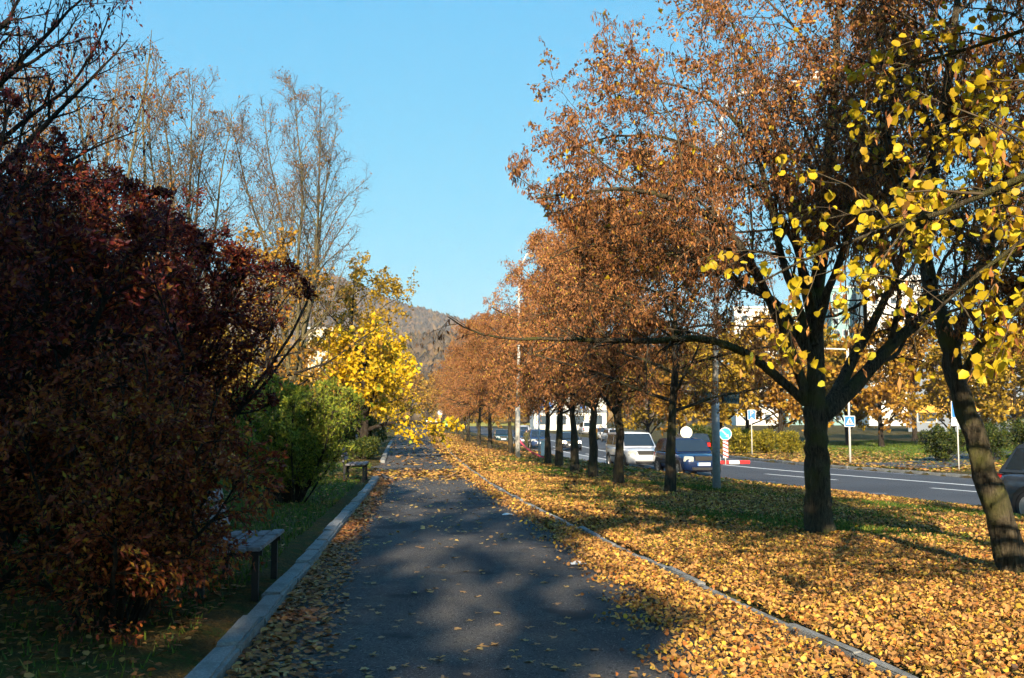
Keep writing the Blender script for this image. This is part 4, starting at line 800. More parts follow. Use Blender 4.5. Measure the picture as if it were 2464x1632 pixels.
M['render_white'] = plain('white_render', (.74, .72, .66), .85, 0, .2, var=.05, scale=.4)
M['render_cream'] = plain('cream_render', (.70, .62, .42), .85, 0, .2, var=.06, scale=.4)
M['render_grey'] = plain('blue_grey_cladding', (.19, .22, .26), .6, 0, .3, var=.06, scale=.5)
M['render_teal'] = plain('teal_panel', (.20, .34, .34), .7, 0, .3, var=.06, scale=.5)
M['ochre'] = plain('ochre_band', (.75, .40, .06), .7, 0, .3, var=.06, scale=.5)
M['pane'] = plain('window_pane', (.05, .07, .09), .1, 0, .8, var=.2, scale=.3)
M['frame'] = plain('window_frame', (.62, .62, .60), .6)
def block(name, label, x, y, rz, wd, dp, h, wall, cols, rows, win, z0=None, roofcol=None, band=None):
    root = tag(empty(name, (x, y, float(ground_z(x, y)) if z0 is None else z0), rz), label, 'building')
    MB().box(-wd/2, wd/2, 0, dp, -1, h).build('wall', wall, root)
    rf_ = MB().box(-wd/2 - .25, wd/2 + .25, -.25, dp + .25, h + .003, h + .5).build('roof', roofcol or M['frame'], root)
    if band: MB().box(-wd/2 - .02, wd/2 + .02, -.14, -.02, band[0], band[1]).build('colour_band', band[2], root)
    ww, wh = win; me_f = MB().box(-ww/2, ww/2, -.06, .05, 0, wh).mesh('window', M['frame']); me_p = MB().box(-ww/2 + .1, ww/2 - .1, -.09, -.02, .1, wh - .1).mesh('pane', M['pane'])
    for r_ in range(rows):
        for c in range(cols):
            o = link('window', me_f, root, (-wd/2 + wd * (c + .5) / cols, 0, 1.1 + (h - 1.2) / rows * r_)); link('pane', me_p, o)
    return root
def at_px(px, d): return at(px, 1000, d)[0]
block('apartment_block', 'white apartment block behind the trees, left of the forked linden', at_px(1822, 230), 230, R(-8), 9.5, 14, 27.0, M['render_white'], 2, 9, (1.4, 1.5))
block('apartment_block', 'white slab apartment block seen between the two big trunks', at_px(2158, 215), 215, R(-10), 11.5, 16, 32.0, M['render_white'], 3, 11, (1.3, 1.4))
block('apartment_block', 'teal panelled apartment block left of the white slab', at_px(2052, 228), 228, R(-8), 8.5, 14, 31.5, M['render_teal'], 4, 11, (1.3, 1.5))
block('apartment_block', 'teal apartment block section beside the forked trunk', at_px(1925, 240), 240, R(-8), 6.5, 14, 28.0, M['render_teal'], 3, 9, (1.2, 1.5))
shop = block('shop_building', 'blue-grey shop building with ochre band and white letters at right', at_px(2470, 118), 118, R(-22), 26, 16, 8.2, M['render_grey'], 6, 1, (2.2, 1.6), band=(2.3, 3.9, M['ochre']))
tm = text_mesh('V Á', 2.6, M['white']); o = link('lettering', tm, shop, (-6.2, -.22, 6.2), (R(90), 0, 0))
block('shop_pavilion', 'low white pavilion with blue sign far down the road', at_px(1372, 205), 205, R(4), 15, 9, 6.4, M['render_white'], 4, 1, (2.2, 2.0), band=(3.6, 4.2, M['render_grey']))
pv_ = bpy.data.objects['shop_pavilion']; MB().box(-6.4, -3.6, -.26, -.16, 4.5, 6.2).build('sign_board', M['blue'], pv_); MB().box(2.0, 3.2, -.26, -.16, 4.5, 5.8).build('sign_board', M['blue'], pv_)
block('apartment_block', 'cream house front glimpsed behind the shrubs at the left edge', at_px(-30, 88), 88, R(10), 12, 10, 16.5, M['render_cream'], 4, 5, (1.3, 1.5))
block('apartment_block', 'pale cream block glimpsed behind the yellow maple', at_px(775, 270), 270, R(6), 8, 10, 25.5, M['render_cream'], 3, 8, (1.3, 1.5))

# ------------------------------------------------------------------ lamp posts and street furniture
def gz(x, y): return float(ground_z(x, y))
def pole(name, x, y, z0, h, r0, r1, mat, label, cat='post'):
    root = tag(empty(name, (x, y, z0)), label, cat)
    MB().tube([(0, 0, -.2), (0, 0, h * .25), (0, 0, h)], [r0, (r0 * .6 + r1 * .4), r1], 12).build('pole', mat, root, smooth=True); return root
x = at(1725, 1204, 26.2)[0]; z = gz(x, 26.2)
lamp = tag(empty('street_lamp', (x, 26.2, z), 0), 'grey lamp post with two sign plates between the thin and forked lindens', 'street lamp')
MB().lathe([(.105, -.2), (.105, 2.3), (.095, 2.36), (.088, 2.42)], 16).build('base_sleeve', M['steel'], lamp, smooth=True)
MB().tube([(0, 0, 2.35), (.05, 0, 4.5), (.13, 0, 7.0), (.20, 0, 8.9), (.27, 0, 9.8), (.48, 0, 10.35), (.85, 0, 10.55), (1.5, 0, 10.65), (2.6, 0, 10.95)], [.080, .072, .062, .055, .05, .045, .042, .04, .036], 12).build('pole', M['steel_lit'], lamp, smooth=True)
MB().tube([(2.55, 0, 10.93), (2.75, 0, 11.0), (3.1, 0, 11.08), (3.4, 0, 11.1)], [.05, .11, .13, .05], 12).build('lamp_head', M['white'], lamp, smooth=True)
pz = 1.65 - (957 - 1007) / FPX * 26.2 - z
for s, nm in ((-1, 'left'), (1, 'right')):
    pl_ = MB().box(-.24, .24, -.012, .012, -.13, .13).build('sign_plate', M['plate_teal'], lamp, (s * .36 + .03, -.05, pz - .03 * (s > 0)), (0, R(3), R(8 * s)))
    MB().box(-.25, .25, -.02, .02, .13, .155).build('rim', M['iron'], pl_)
    if s < 0: MB().box(-.13, -.05, -.016, -.0125, 0, .07).build('sticker', M['white'], pl_)
    else:
        a = np.linspace(0, 6.283, 20); MB().tube(np.stack([.04 + .11 * np.cos(a), np.full(20, -.014), .02 + .035 * np.sin(a)], -1), .006, 5, False).build('scrawl', M['black'], pl_)
MB().box(-.10, .13, -.09, .02, -.02, .02).build('clamp', M['steel'], lamp, (0.03, 0, pz))
x = at(1246, 1114, 45)[0]; z = gz(x, 45)
lamp2 = tag(empty('street_lamp', (x, 45, z)), 'pale lamp post farther along the bank with pink tape tied to it', 'street lamp')
MB().lathe([(.11, -.2), (.11, 2.3), (.09, 2.4)], 14).build('base_sleeve', M['steel_lit'], lamp2, smooth=True)
MB().tube([(0, 0, 2.35), (.05, 0, 5), (.06, 0, 8.4), (.4, 0, 9.2), (1.4, 0, 9.5)], [.08, .07, .055, .045, .04], 12).build('pole', M['steel_lit'], lamp2, smooth=True)
MB().tube([(1.35, 0, 9.5), (1.6, 0, 9.55), (2.1, 0, 9.6)], [.05, .12, .05], 10).build('lamp_head', M['white'], lamp2, smooth=True)
M['tape'] = plain('pink_tape', (.72, .10, .16), .4, 0, .4, var=.25, scale=6)
tp_ = [(x + .1, 44.9, z + .72), (x + .35, 44.6, z + .45), (x + .62, 44.3, z + .25), (x + .95, 44.0, z + .10), (x + 1.1, 43.9, z + .07)]
VV = []
for k, p in enumerate(tp_): VV += [(p[0], p[1], p[2] + .07 - .008 * k), (p[0] + .02 * k, p[1] - .03, p[2] - .05)]
tag(link('barrier_tape', np_mesh('barrier_tape', VV, [np.array([[2*k, 2*k+2, 2*k+3, 2*k+1] for k in range(4)])], [M['tape']], True)), 'pink and white barrier tape hanging from the farther lamp post', 'tape')
x = at(1308, 1105, 51)[0]; cab = tag(empty('utility_cabinet', (x, 51, gz(x, 51))), 'small white utility cabinet on the bank beside the close trunks', 'cabinet')
MB().box(-.14, .14, -.1, .1, -.1, .78).build('housing', M['cream'], cab, bevel=.01); MB().box(-.12, .12, -.112, -.1, .05, .72).build('door', M['white'], cab); MB().box(-.16, .16, -.12, .12, .781, .82).build('lid', M['white'], cab)
x = at(1297, 1104, 50)[0]; pole('sign_post', x, 50, gz(x, 50), 3.4, .045, .045, M['steel'], 'thin grey post just left of the white utility cabinet')
x = at(1433, 1117, 44)[0]; p_ = pole('sign_post', x, 44, gz(x, 44), 1.7, .045, .045, M['steel'], 'thin post with a small orange plate left of the white car')
M['orange_paint'] = plain('orange_paint', (.75, .30, .03), .5); MB().box(-.09, .09, -.06, -.047, 1.1, 1.55).build('plate', M['orange_paint'], p_)

def sign_face(parent, me_list):
    for nm, mb, mat, dy in me_list: mb.build(nm, mat, parent)
def disc(r, y0, y1, cx=0, cz=0, n=28): return MB().prism([(cx + r * math.cos(2*math.pi*k/n), cz + r * math.sin(2*math.pi*k/n)) for k in range(n)], y0, y1)
def rrect(w_, h_, y0, y1, cz=0, r=.04):
    P = []
    for sx, sz, a0 in ((1, 1, 0), (-1, 1, 90), (-1, -1, 180), (1, -1, 270)):
        for a in (0, 30, 60, 90): P.append((sx * (w_/2 - r) + r * math.cos(R(a0 + a)), cz + sz * (h_/2 - r) + r * math.sin(R(a0 + a))))
    return MB().prism(P, y0, y1)
# keep-right sign on the island
isl = tag(empty('traffic_island', (10.75, 50.0, float(road_z(50))), R(14)), 'low red and white kerb island in the road', 'island')
bx_ = [MB().box(-.28, .28, -.16, .16, 0, .17).mesh('kerb_block', M[c], False, .02) for c in ('white', 'red')]
for k in range(4): link('kerb_block', bx_[k % 2], isl, (-.85 + .57 * k, 0, 0))
for k in range(7): link('kerb_block', bx_[k % 2], isl, (-1.02, .35 + .57 * k, 0), (0, 0, R(90)))
x, y = at_px(1744, 49.6), 49.6; z = float(road_z(y))
ks = pole('keep_right_sign', x, y, z, 1.85, .03, .03, M['steel_lit'], 'round blue sign with white arrow over a red striped panel', 'sign')
f_ = MB().build if False else None
disc(.315, -.062, -.05, 0, 1.5).build('sign_disc', M['white'], ks); disc(.285, -.068, -.0625, 0, 1.5).build('blue_face', M['cyan'], ks)
a45 = MB().prism([(-.19, 1.65), (-.15, 1.69), (.085, 1.455), (.13, 1.50), (.18, 1.32), (0, 1.37), (.045, 1.415)], -.074, -.0685).build('arrow', M['white'], ks)
MB().prism([(-.125, .32), (.125, .32), (.125, 1.17), (-.125, 1.17)], -.055, -.04).build('panel', M['white'], ks)
for k in range(5):
    z0 = .32 + .19 * k; MB().prism([(-.125, z0 + .12), (.125, z0), (.125, z0 + .085), (-.125, min(z0 + .205, 1.168))], -.061, -.0555).build('red_stripe', M['red'], ks)
x, y = at_px(1651, 55.5), 55.5; z = float(road_z(y))
wd_ = tag(empty('sign_disc', (x, y, z)), 'blank sunlit back of a round sign behind the blue car', 'sign')
zz = 1.65 - (1040.5 - 1007) / FPX * 55.5 - z
disc(.33, .01, .03, 0, zz).build('disc', M['cream'], wd_); MB().tube([(0, -.02, -.1), (0, -.02, zz + .36)], .022, 8).build('pole', M['steel_lit'], wd_, smooth=True)
# parking sign
def parking(name, x, y, label, wd, top, h, sub):
    z = gz(x, y); s = pole(name, x, y, z, top, .028, .028, M['steel_lit'], label, 'sign'); cz = top - h / 2 - .01
    rrect(wd, h, -.05, -.035, cz).build('sign_plate', M['white'], s); rrect(wd - .05, h - .05, -.056, -.0505, cz).build('blue_face', M['blue'], s)
    link('letter', text_mesh('P', wd * .95, M['white']), s, (0, -.06, cz + h * .10), (R(90), 0, 0))
    MB().prism([(-.10, cz - h*.40), (.10, cz - h*.40), (.10, cz - h*.34), (.055, cz - h*.33), (.03, cz - h*.27), (-.035, cz - h*.27), (-.06, cz - h*.33), (-.10, cz - h*.34)], -.062, -.0565).build('car_symbol', M['white'], s)
    if sub:
        b = cz - h / 2 - .02; rrect(wd * 1.05, .32, -.05, -.035, b - .16, .03).build('sub_plate', M['white'], s)
        MB().prism([(-.13, b - .175), (.06, b - .175), (.06, b - .21), (.16, b - .16), (.06, b - .11), (.06, b - .145), (-.13, b - .145)], -.056, -.0505).build('arrow', M['black'], s)
    return s
parking('parking_sign', at_px(1808, 61), 61, 'blue parking sign with white P on a post before the bushes', .48, 1.65 + 21 / FPX * 61 - gz(at_px(1808, 61), 61), .62, False)
xr_ = at_px(2303, 42); parking('parking_sign', xr_, 42, 'blue parking sign with white arrow plate beside the leaning trunk', .52, 1.65 + 42 / FPX * 42 - gz(xr_, 42), .70, True)
x, y = at_px(2043, 48), 48; z = gz(x, y)
cs = pole('crossing_sign', x, y, z, 5.5, .055, .045, M['steel_lit'], 'pedestrian crossing sign on a tall pale pole with a top arm', 'sign')
MB().tube([(0, 0, 5.46), (-1.15, 0, 5.5)], .04, 8).build('arm', M['steel_lit'], cs); MB().tube([(0, -.03, 5.5), (0, -.03, 5.05)], .06, 8).build('fitting', M['white'], cs)
zc = 1.65 - 7 / FPX * 48 - z
rrect(.52, .52, -.075, -.06, zc).build('sign_plate', M['white'], cs); rrect(.47, .47, -.081, -.0755, zc).build('blue_face', M['blue'], cs)
MB().prism([(-.19, zc - .16), (.19, zc - .16), (0, zc + .18)], -.087, -.0815).build('white_triangle', M['white'], cs)
MB().prism([(-.07, zc - .12), (-.03, zc - .12), (.0, zc - .04), (.04, zc - .12), (.075, zc - .12), (.03, zc - .01), (.03, zc + .05), (0, zc + .085), (-.03, zc + .05), (-.03, zc - .01)], -.093, -.0875).build('walker_symbol', M['black'], cs)
for k in range(4): MB().box(-.15 + .08 * k, -.11 + .08 * k, -.093, -.0875, zc - .155, zc - .13).build('stripe_symbol', M['black'], cs)
# the far end of the path
x, y = at_px(1059, 128), 128
ms_ = pole('round_sign', x, y, .02, 2.75, .04, .04, M['steel_lit'], 'round sign with small yellow plate at the far path end', 'sign')
disc(.34, -.07, -.05, 0, 2.4).build('disc', M['render_grey'], ms_); disc(.28, -.076, -.0705, .02, 2.33).build('face', M['frame'], ms_); MB().box(-.2, .2, -.07, -.05, 1.75, 2.02).build('yellow_plate', M['orange_paint'], ms_)
M['barrier_red'] = plain('barrier_red', (.70, .16, .05), .5)
x, y = at_px(1041, 172), 172
br = tag(empty('road_barrier', (x, y, .1)), 'orange and white plank barrier at the far path end', 'barrier')
for s in (-.9, .9): MB().tube([(s, 0, 0), (s, 0, 1.25)], .04, 6).build('post', M['steel_lit'], br)
for zz_ in (.35, 1.0):
    pk = MB().box(-1.1, 1.1, -.06, -.02, zz_, zz_ + .22).build('plank', M['white'], br)
    for k in range(3): MB().box(-.9 + .75 * k, -.5 + .75 * k, -.066, -.0605, zz_, zz_ + .22).build('orange_stripe', M['barrier_red'], pk)
x, y = at_px(1030, 160), 160
cn = tag(empty('traffic_cone', (x, y, .05)), 'small orange marker standing at the far path end', 'marker')
MB().lathe([(.30, 0), (.30, .06), (.22, .08), (.17, .7), (.12, 1.25), (.05, 1.32)], 14).build('body', M['barrier_red'], cn, smooth=True); MB().lathe([(.176, .62), (.160, .88)], 14).build('band', M['white'], cn, smooth=True)
# white scraps at the edge of the litter
for px, py, lab in ((1222, 1237, 'white paper scrap at the litter edge, the farther one'), (1394, 1353, 'white paper scrap at the litter edge, the nearer one')):
    d = FPX * 1.63 / (py - 1007); x = at(px, py, d)[0]
    tag(link('paper_scrap', np_mesh('paper_scrap', [(-.09, -.06, 0), (.1, -.05, .012), (.085, .07, .004), (-.03, .05, .03), (-.10, .03, .006)], [np.array([[0, 1, 2], [0, 2, 3], [0, 3, 4]])], [M['white']]), None, (x, d, .03)), lab, 'paper')

# ------------------------------------------------------------------ benches
def bench(x, y, rz, label):
    """sits facing local +x, slats along local y"""
    root = tag(empty('park_bench', (x, y, gz(x, y)), rz), label, 'bench', 'benches along the left of the path')
    sl_ = MB().box(-.055, .055, -.75, .75, -.018, .018).mesh('slat', M['plank'], False, .006)
    for k in range(4): link('slat', sl_, root, (.02 + .135 * k, 0, .44 + .012 * (k > 2)))
    for k in range(3): link('slat', sl_, root, (-.10 - .035 * k, 0, .56 + .14 * k), (0, R(76), 0))
    for s in (-.56, .56):
        MB().box(.38, .44, s - .03, s + .03, -.05, .42).build('leg', M['iron'], root); MB().box(-.10, -.04, s - .03, s + .03, -.05, .42).build('leg', M['iron'], root)
        MB().box(-.10, .47, s - .025, s + .025, .375, .42).build('seat_bearer', M['iron'], root); MB().tube([(-.075, s, .40), (-.15, s, .64), (-.205, s, .90)], .022, 6).build('back_support', M['iron'], root)
    return root
a_l = math.atan(.0836)
bench(-2.78, 9.7, a_l, 'weathered slatted bench half hidden by the russet shrub')
bench(-4.25, 26.2, a_l, 'small dark slatted bench beside the green bush')
bench(-6.75, 44.6, a_l * 1.4, 'farthest slatted bench under the yellow maple')

# ------------------------------------------------------------------ cars
def paint(name, c, rough=.25): return plain(name, c, rough, .25, .5, .6, .04, 3)
PN = {'navy': paint('navy_car_paint', (.008, .022, .080)), 'white': paint('white_car_paint', (.62, .63, .66), .3), 'midblue': paint('steel_blue_car_paint', (.028, .055, .14)), 'slate': paint('slate_car_paint', (.045, .06, .085)), 'silver': paint('silver_car_paint', (.35, .36, .38)), 'green': paint('green_car_paint', (.01, .28, .05)), 'teal': paint('dark_teal_car_paint', (.012, .045, .05)), 'black': paint('dark_car_paint', (.018, .024, .035))}
def mirror_quad(pts): return [(-x, y, z) for x, y, z in pts][::-1]
def car(label, x, y, z, heading, L, W, H, A, B, C, D, belt, hood, wr, wb, pn, name='parked_car', group=None, lamp='lamp_clear', plate=None, roofrail=False, tail_h=None, wt=.80, face='front', redstripe=False):
    """local +y = front. A,B,C,D: y of windscreen base, roof front, roof rear, rear-glass base (fractions of L, + front)"""
    root = tag(empty(name, (x, y, z), heading), label, 'car', group); hw = W / 2; P_ = PN[pn]; hl = L / 2; tail = tail_h or belt
    st_ = [(hl, .74, hood * .74), (hl - .10, .90, hood * .92), (hl - .45, .96, hood), (A * L, 1.0, belt - .02), (B * L, 1.0, belt), (0, 1.0, belt), (C * L, 1.0, belt + .02), (-hl + .35, .97, tail), (-hl + .08, .88, tail * .96), (-hl, .74, tail * .80)]
    V, Fq = [], []
    for yy, wf, zt in st_:
        w_ = hw * wf; e = .30 if yy in (hl, -hl) else .17
        V += [(-w_ * .90, yy, e), (-w_, yy, e + .14), (-w_ * 1.0, yy, max(zt - .20, e + .2)), (-w_ * .96, yy, zt - .06), (-w_ * .82, yy, zt), (-w_ * .3, yy, zt + .025), (w_ * .3, yy, zt + .025), (w_ * .82, yy, zt), (w_ * .96, yy, zt - .06), (w_, yy, max(zt - .20, e + .2)), (w_, yy, e + .14), (w_ * .90, yy, e)]
    n = 12
    for k in range(len(st_) - 1):
        for j in range(n): Fq.append((k*n + j, k*n + (j+1) % n, (k+1)*n + (j+1) % n, (k+1)*n + j))
    Fq += [tuple(range(n))[::-1], tuple((len(st_)-1)*n + j for j in range(n))]
    mb = MB().add(V, Fq); body = mb.build('body', P_, root, smooth=True); sb = body.modifiers.new('round', 'SUBSURF'); sb.levels = 1; sb.render_levels = 1
    # cabin with rounded edges
    wB, wT = hw * .93, hw * wt; zb = belt - .05; g = [(A*L, zb), (B*L, H - .03), ((B + C)/2*L, H), (C*L, H - .04), (D*L, zb + (tail - belt))]
    V = []
    for k, (yy, zz) in enumerate(g):
        ww = wB if k in (0, 4) else wT; V += [(-ww, yy, zz), (0, yy, zz + (.03 if k not in (0, 4) else 0)), (ww, yy, zz)]
    b = len(V); V += [(-wB, B*L, zb), (-wB, C*L, zb), (wB, B*L, zb), (wB, C*L, zb)]
    Fq = [(3*k + j, 3*k + j + 1, 3*k + j + 4, 3*k + j + 3) for k in range(4) for j in range(2)]
    Fq += [(0, 3, b), (3, 6, 9, b + 1, b), (9, 12, b + 1), (2, b + 2, 5), (5, b + 2, b + 3, 11, 8), (11, b + 3, 14), (0, b, b + 1, 12, 13, 14, b + 3, b + 2, 2, 1)]
    MB().add(V, Fq).build('cabin', P_, root, smooth=False, bevel=.035, seg=2)
    def panel(name, quad, mat, off=.012):
        q = np.array(quad, float); nn = nrm(np.cross(q[1] - q[0], q[2] - q[0])); c = q.mean(0); 
        if np.dot(nn, c - np.array([0, c[1] if abs(nn[1]) < .5 else 0, belt])) < 0: nn = -nn
        m_ = len(q); vs = list(q + nn * off) + list(q - nn * .02)
        return MB().add(vs, [tuple(range(m_)), tuple(range(m_, 2*m_))[::-1]] + [(i, (i+1) % m_, (i+1) % m_ + m_, i + m_) for i in range(m_)]).build(name, mat, root)
    def lerp(p, q, t): return tuple(a + (b_ - a) * t for a, b_ in zip(p, q))
    f0, f1 = (A*L, zb), (B*L, H - .03)
    def wpt(s, t, u):  # windscreen point, s across -1..1, t up
        p = lerp((f0[0], f0[1]), (f1[0], f1[1]), t); ww = wB + (wT - wB) * t; return (s * ww * u, p[0], p[1])
    panel('windscreen', [wpt(-1, .12, .90), wpt(1, .12, .90), wpt(1, .92, .90), wpt(-1, .92, .90)], M['glass'], .03)
    r0, r1 = (D*L, zb + (tail - belt)), (C*L, H - .04)
    def rpt(s, t, u): p = lerp(r0, r1, t); ww = wB + (wT - wB) * t; return (s * ww * u, p[0], p[1])
    panel('rear_window', [rpt(-1, .22, .84), rpt(1, .22, .84), rpt(1, .9, .84), rpt(-1, .9, .84)], M['glass'])
    def spt(s, yy, t):
        ww = wB + (wT - wB) * t; return (s * ww, yy, zb + (H - .035 - zb) * t)
    mid_ = (B + C) / 2 * L
    for s in (-1, 1):
        yA = A*L + (B*L - A*L) * .22; panel('side_window', [spt(s, yA - .06, .16), spt(s, mid_ + .05, .16), spt(s, mid_ + .05, .88), spt(s, B*L + (A - B)*L*.1 - .04, .88)], M['glass'])
        yD = D*L + (C - D)*L * .3; panel('side_window', [spt(s, mid_ - .05, .16), spt(s, yD + .12, .16), spt(s, C*L + .04, .88), spt(s, mid_ - .05, .88)], M['glass'])
    # wheels
    ty = MB().lathe([(wr * .62, -.09), (wr * .95, -.10), (wr, -.06), (wr, .06), (wr * .95, .10), (wr * .62, .09)], 24, 'x').mesh('wheel', M['tyre'], True)
    rimb = MB().lathe([(wr * .60, -.105), (wr * .66, -.085), (wr * .66, .085), (wr * .60, .105)], 24, 'x')
    rim_m = MB()
    for k in range(5):
        a = k * 6.283 / 5; ca, sa = math.cos(a), math.sin(a); w2 = .045
        rim_m.add([(xx, ca*rr - sa*ww, sa*rr + ca*ww) for xx in (-.108, .108) for rr, ww in ((.03, -w2), (wr*.62, -w2*.8), (wr*.62, w2*.8), (.03, w2))], [(0, 1, 2, 3), (7, 6, 5, 4), (0, 4, 5, 1), (1, 5, 6, 2), (2, 6, 7, 3), (3, 7, 4, 0)])
    rim_m.lathe([(wr*.60, -.100), (wr*.67, -.104), (wr*.67, .104), (wr*.60, .100)], 24, 'x'); rm = rim_m.mesh('rim', M['rim'])
    arch = MB().lathe([(wr * 1.17, -.02), (wr * 1.17, .02)], 24, 'x').mesh('wheel_arch', M['trim'])
    for s in (-1, 1):
        for yy in (wb / 2 + .02 * L, -wb / 2 + .02 * L):
            link('wheel_arch', arch, root, (s * (hw * .982), yy, wr + .03)); wh_ = link('wheel', ty, root, (s * (hw - .095), yy, wr)); link('rim', rm, wh_)
    # lights, grille, plates, mirrors
    hz = hood * .80
    for s in (-1, 1):
        MB().add([(s*hw*.48, hl + .0, hz + .10), (s*hw*.90, hl - .13, hz + .11), (s*hw*.93, hl - .14, hz - .10), (s*hw*.50, hl + .03, hz - .10), (s*hw*.50, hl - .25, hz + .10), (s*hw*.80, hl - .45, hz + .13), (s*hw*.84, hl - .45, hz - .07), (s*hw*.52, hl - .25, hz - .07)], [(0, 1, 2, 3), (7, 6, 5, 4), (0, 4, 5, 1), (1, 5, 6, 2), (2, 6, 7, 3), (3, 7, 4, 0)]).build('headlight', M[lamp], root, bevel=.02)
        MB().box(min(s*hw*.60, s*hw*.87), max(s*hw*.60, s*hw*.87), -hl + .02, -hl + .22, tail - .34, tail - .06).build('tail_light', M['lamp_red'], root, bevel=.03)
        mrr = MB().box(min(s*(hw + .02), s*(hw + .19)), max(s*(hw + .02), s*(hw + .19)), A*L - .32, A*L - .22, belt - .02, belt + .12).build('mirror', P_, root, bevel=.03)
        MB().box(min(s*hw*.86, s*(hw + .04)), max(s*hw*.86, s*(hw + .04)), A*L - .30, A*L - .25, belt - .0, belt + .03).build('stalk', M['trim'], mrr)
        MB().box(min(s*hw*1.0, s*(hw*1.012)), max(s*hw*1.0, s*hw*1.012), -wb*.32, wb*.36, belt*.52, belt*.52 + .07).build('side_moulding', M['trim'], root)
    MB().prism([(-hw*.40, hz - .06), (hw*.40, hz - .06), (hw*.44, hz + .11), (-hw*.44, hz + .11)], hl - .12, hl + .012).build('grille', M['trim'], root, bevel=.012)
    MB().prism([(-hw*.52, .27), (hw*.52, .27), (hw*.58, .38), (-hw*.58, .38)], hl - .30, hl + .005).build('bumper_grille', M['trim'], root, bevel=.015)
    MB().box(-hw*.86, hw*.86, -hl + .01, -hl + .3, .26, .46).build('rear_bumper', M['trim'], root, bevel=.03)
    for sy, nm in ((1, 'front'), (-1, 'rear')):
        yy = sy * (hl + .004); npl = MB().box(-.26, .26, min(yy, yy + sy*.014), max(yy, yy + sy*.014), .44, .555).build('number_plate', M['plate_white'], root)
        if plate and sy > 0:
            link('lettering', text_mesh(plate, .105, M['black']), npl, (.02, hl + .02, .497), (R(90), 0, R(180))); MB().box(.215, .26, hl + .018, hl + .0195, .44, .555).build('blue_edge', M['blue'], npl)
    if roofrail:
        for s in (-1, 1): MB().tube([(s*wT*.9, C*L + .1, H - .02), (s*wT*.9, C*L + .25, H + .05), (s*wT*.9, B*L - .25, H + .05), (s*wT*.9, B*L - .1, H - .02)], .018, 6).build('roof_rail', M['trim'], root)
    if redstripe: MB().box(-hw*.95, hw*.95, -hl - .006, -hl + .0, tail - .30, tail - .12).build('red_stripe', M['lamp_red'], root)
    return root
hatch = dict(L=3.96, W=1.65, H=1.45, A=.235, B=.06, C=-.36, D=-.47, belt=.93, hood=.86, wr=.295, wb=2.46)
mpv = dict(L=4.2, W=1.68, H=1.62, A=.27, B=.12, C=-.44, D=-.485, belt=.98, hood=.90, wr=.305, wb=2.62)
estate = dict(L=4.45, W=1.73, H=1.47, A=.21, B=.05, C=-.41, D=-.475, belt=.93, hood=.84, wr=.31, wb=2.6)
sedan = dict(L=4.3, W=1.72, H=1.46, A=.22, B=.06, C=-.24, D=-.37, belt=.93, hood=.84, wr=.305, wb=2.58, tail_h=.98)
suv = dict(L=4.55, W=1.86, H=1.72, A=.22, B=.07, C=-.37, D=-.475, belt=1.10, hood=1.02, wr=.37, wb=2.68)
H0 = R(180)                       # facing the camera
def rz_(y): return float(road_z(y)) + .002
G = 'cars along the road'
x = at_px(1703, 38.6) - .55; car('dark blue hatchback with number plate parked behind the lamp post', x, 40.4, rz_(40.4), H0 + R(10), pn='navy', group=G, plate='7B8 5876', **hatch)
x = at_px(1552, 44.3) - .35; car('white high-roofed car parked behind the dark blue hatchback', x, 46.0, rz_(46), H0 + R(9), pn='white', group=G, roofrail=True, **mpv)
car('dark grey off-roader cut by the right edge', at_px(2447, 21.4) + .95 + .42, 21.4 - 1.05, rz_(22), H0 + R(19), pn='slate', group=G, roofrail=True, **suv)
car('blue-grey high car facing us beside the soldier-green figure', at_px(1296, 86), 88, rz_(88), H0 + R(4), pn='midblue', group=G, **mpv)
car('blue car half hidden behind the farther lamp post', at_px(1258, 96), 98, rz_(98), H0 + R(4), pn='midblue', group=G, **hatch)
car('white van-like car parked behind the blue cars', at_px(1258, 128), 130, rz_(130), H0 + R(4), pn='white', group=G, **mpv)
car('dark car with lit headlights driving towards us', at_px(1370, 80), 82, rz_(82), H0 + R(5), pn='black', name='driving_car', group=G, lamp='lamp_on', **sedan)
car('white estate car with red tail stripe driving away', at_px(1471, 112), 112, rz_(112), R(6), pn='white', name='driving_car', group=G, redstripe=True, **estate)
car('silver car left of the white estate', at_px(1448, 122), 122, rz_(122), H0 + R(4), pn='silver', group=G, **sedan)
car('white van far down the road between two trunks', at_px(1408, 160), 160, rz_(160), R(6), pn='white', name='driving_car', group=G, **dict(mpv, H=2.1, L=4.8, belt=1.15))
car('dark car with red tail light behind the blank disc sign', at_px(1663, 66), 67, rz_(67), R(8), pn='black', name='driving_car', group=G, **estate)
car('dark teal car behind the bank, left of the farther lamp post', at_px(1208, 102), 104, rz_(104), H0 + R(5), pn='teal', group=G, **hatch)
car('white car high up the road above the blue cars', at_px(1262, 165), 166, rz_(166), H0 + R(5), pn='white', group=G, **hatch)
car('small green car at the far end of the path', at_px(1078, 176), 176, .05, H0 + R(5), pn='green', group=G, **hatch)

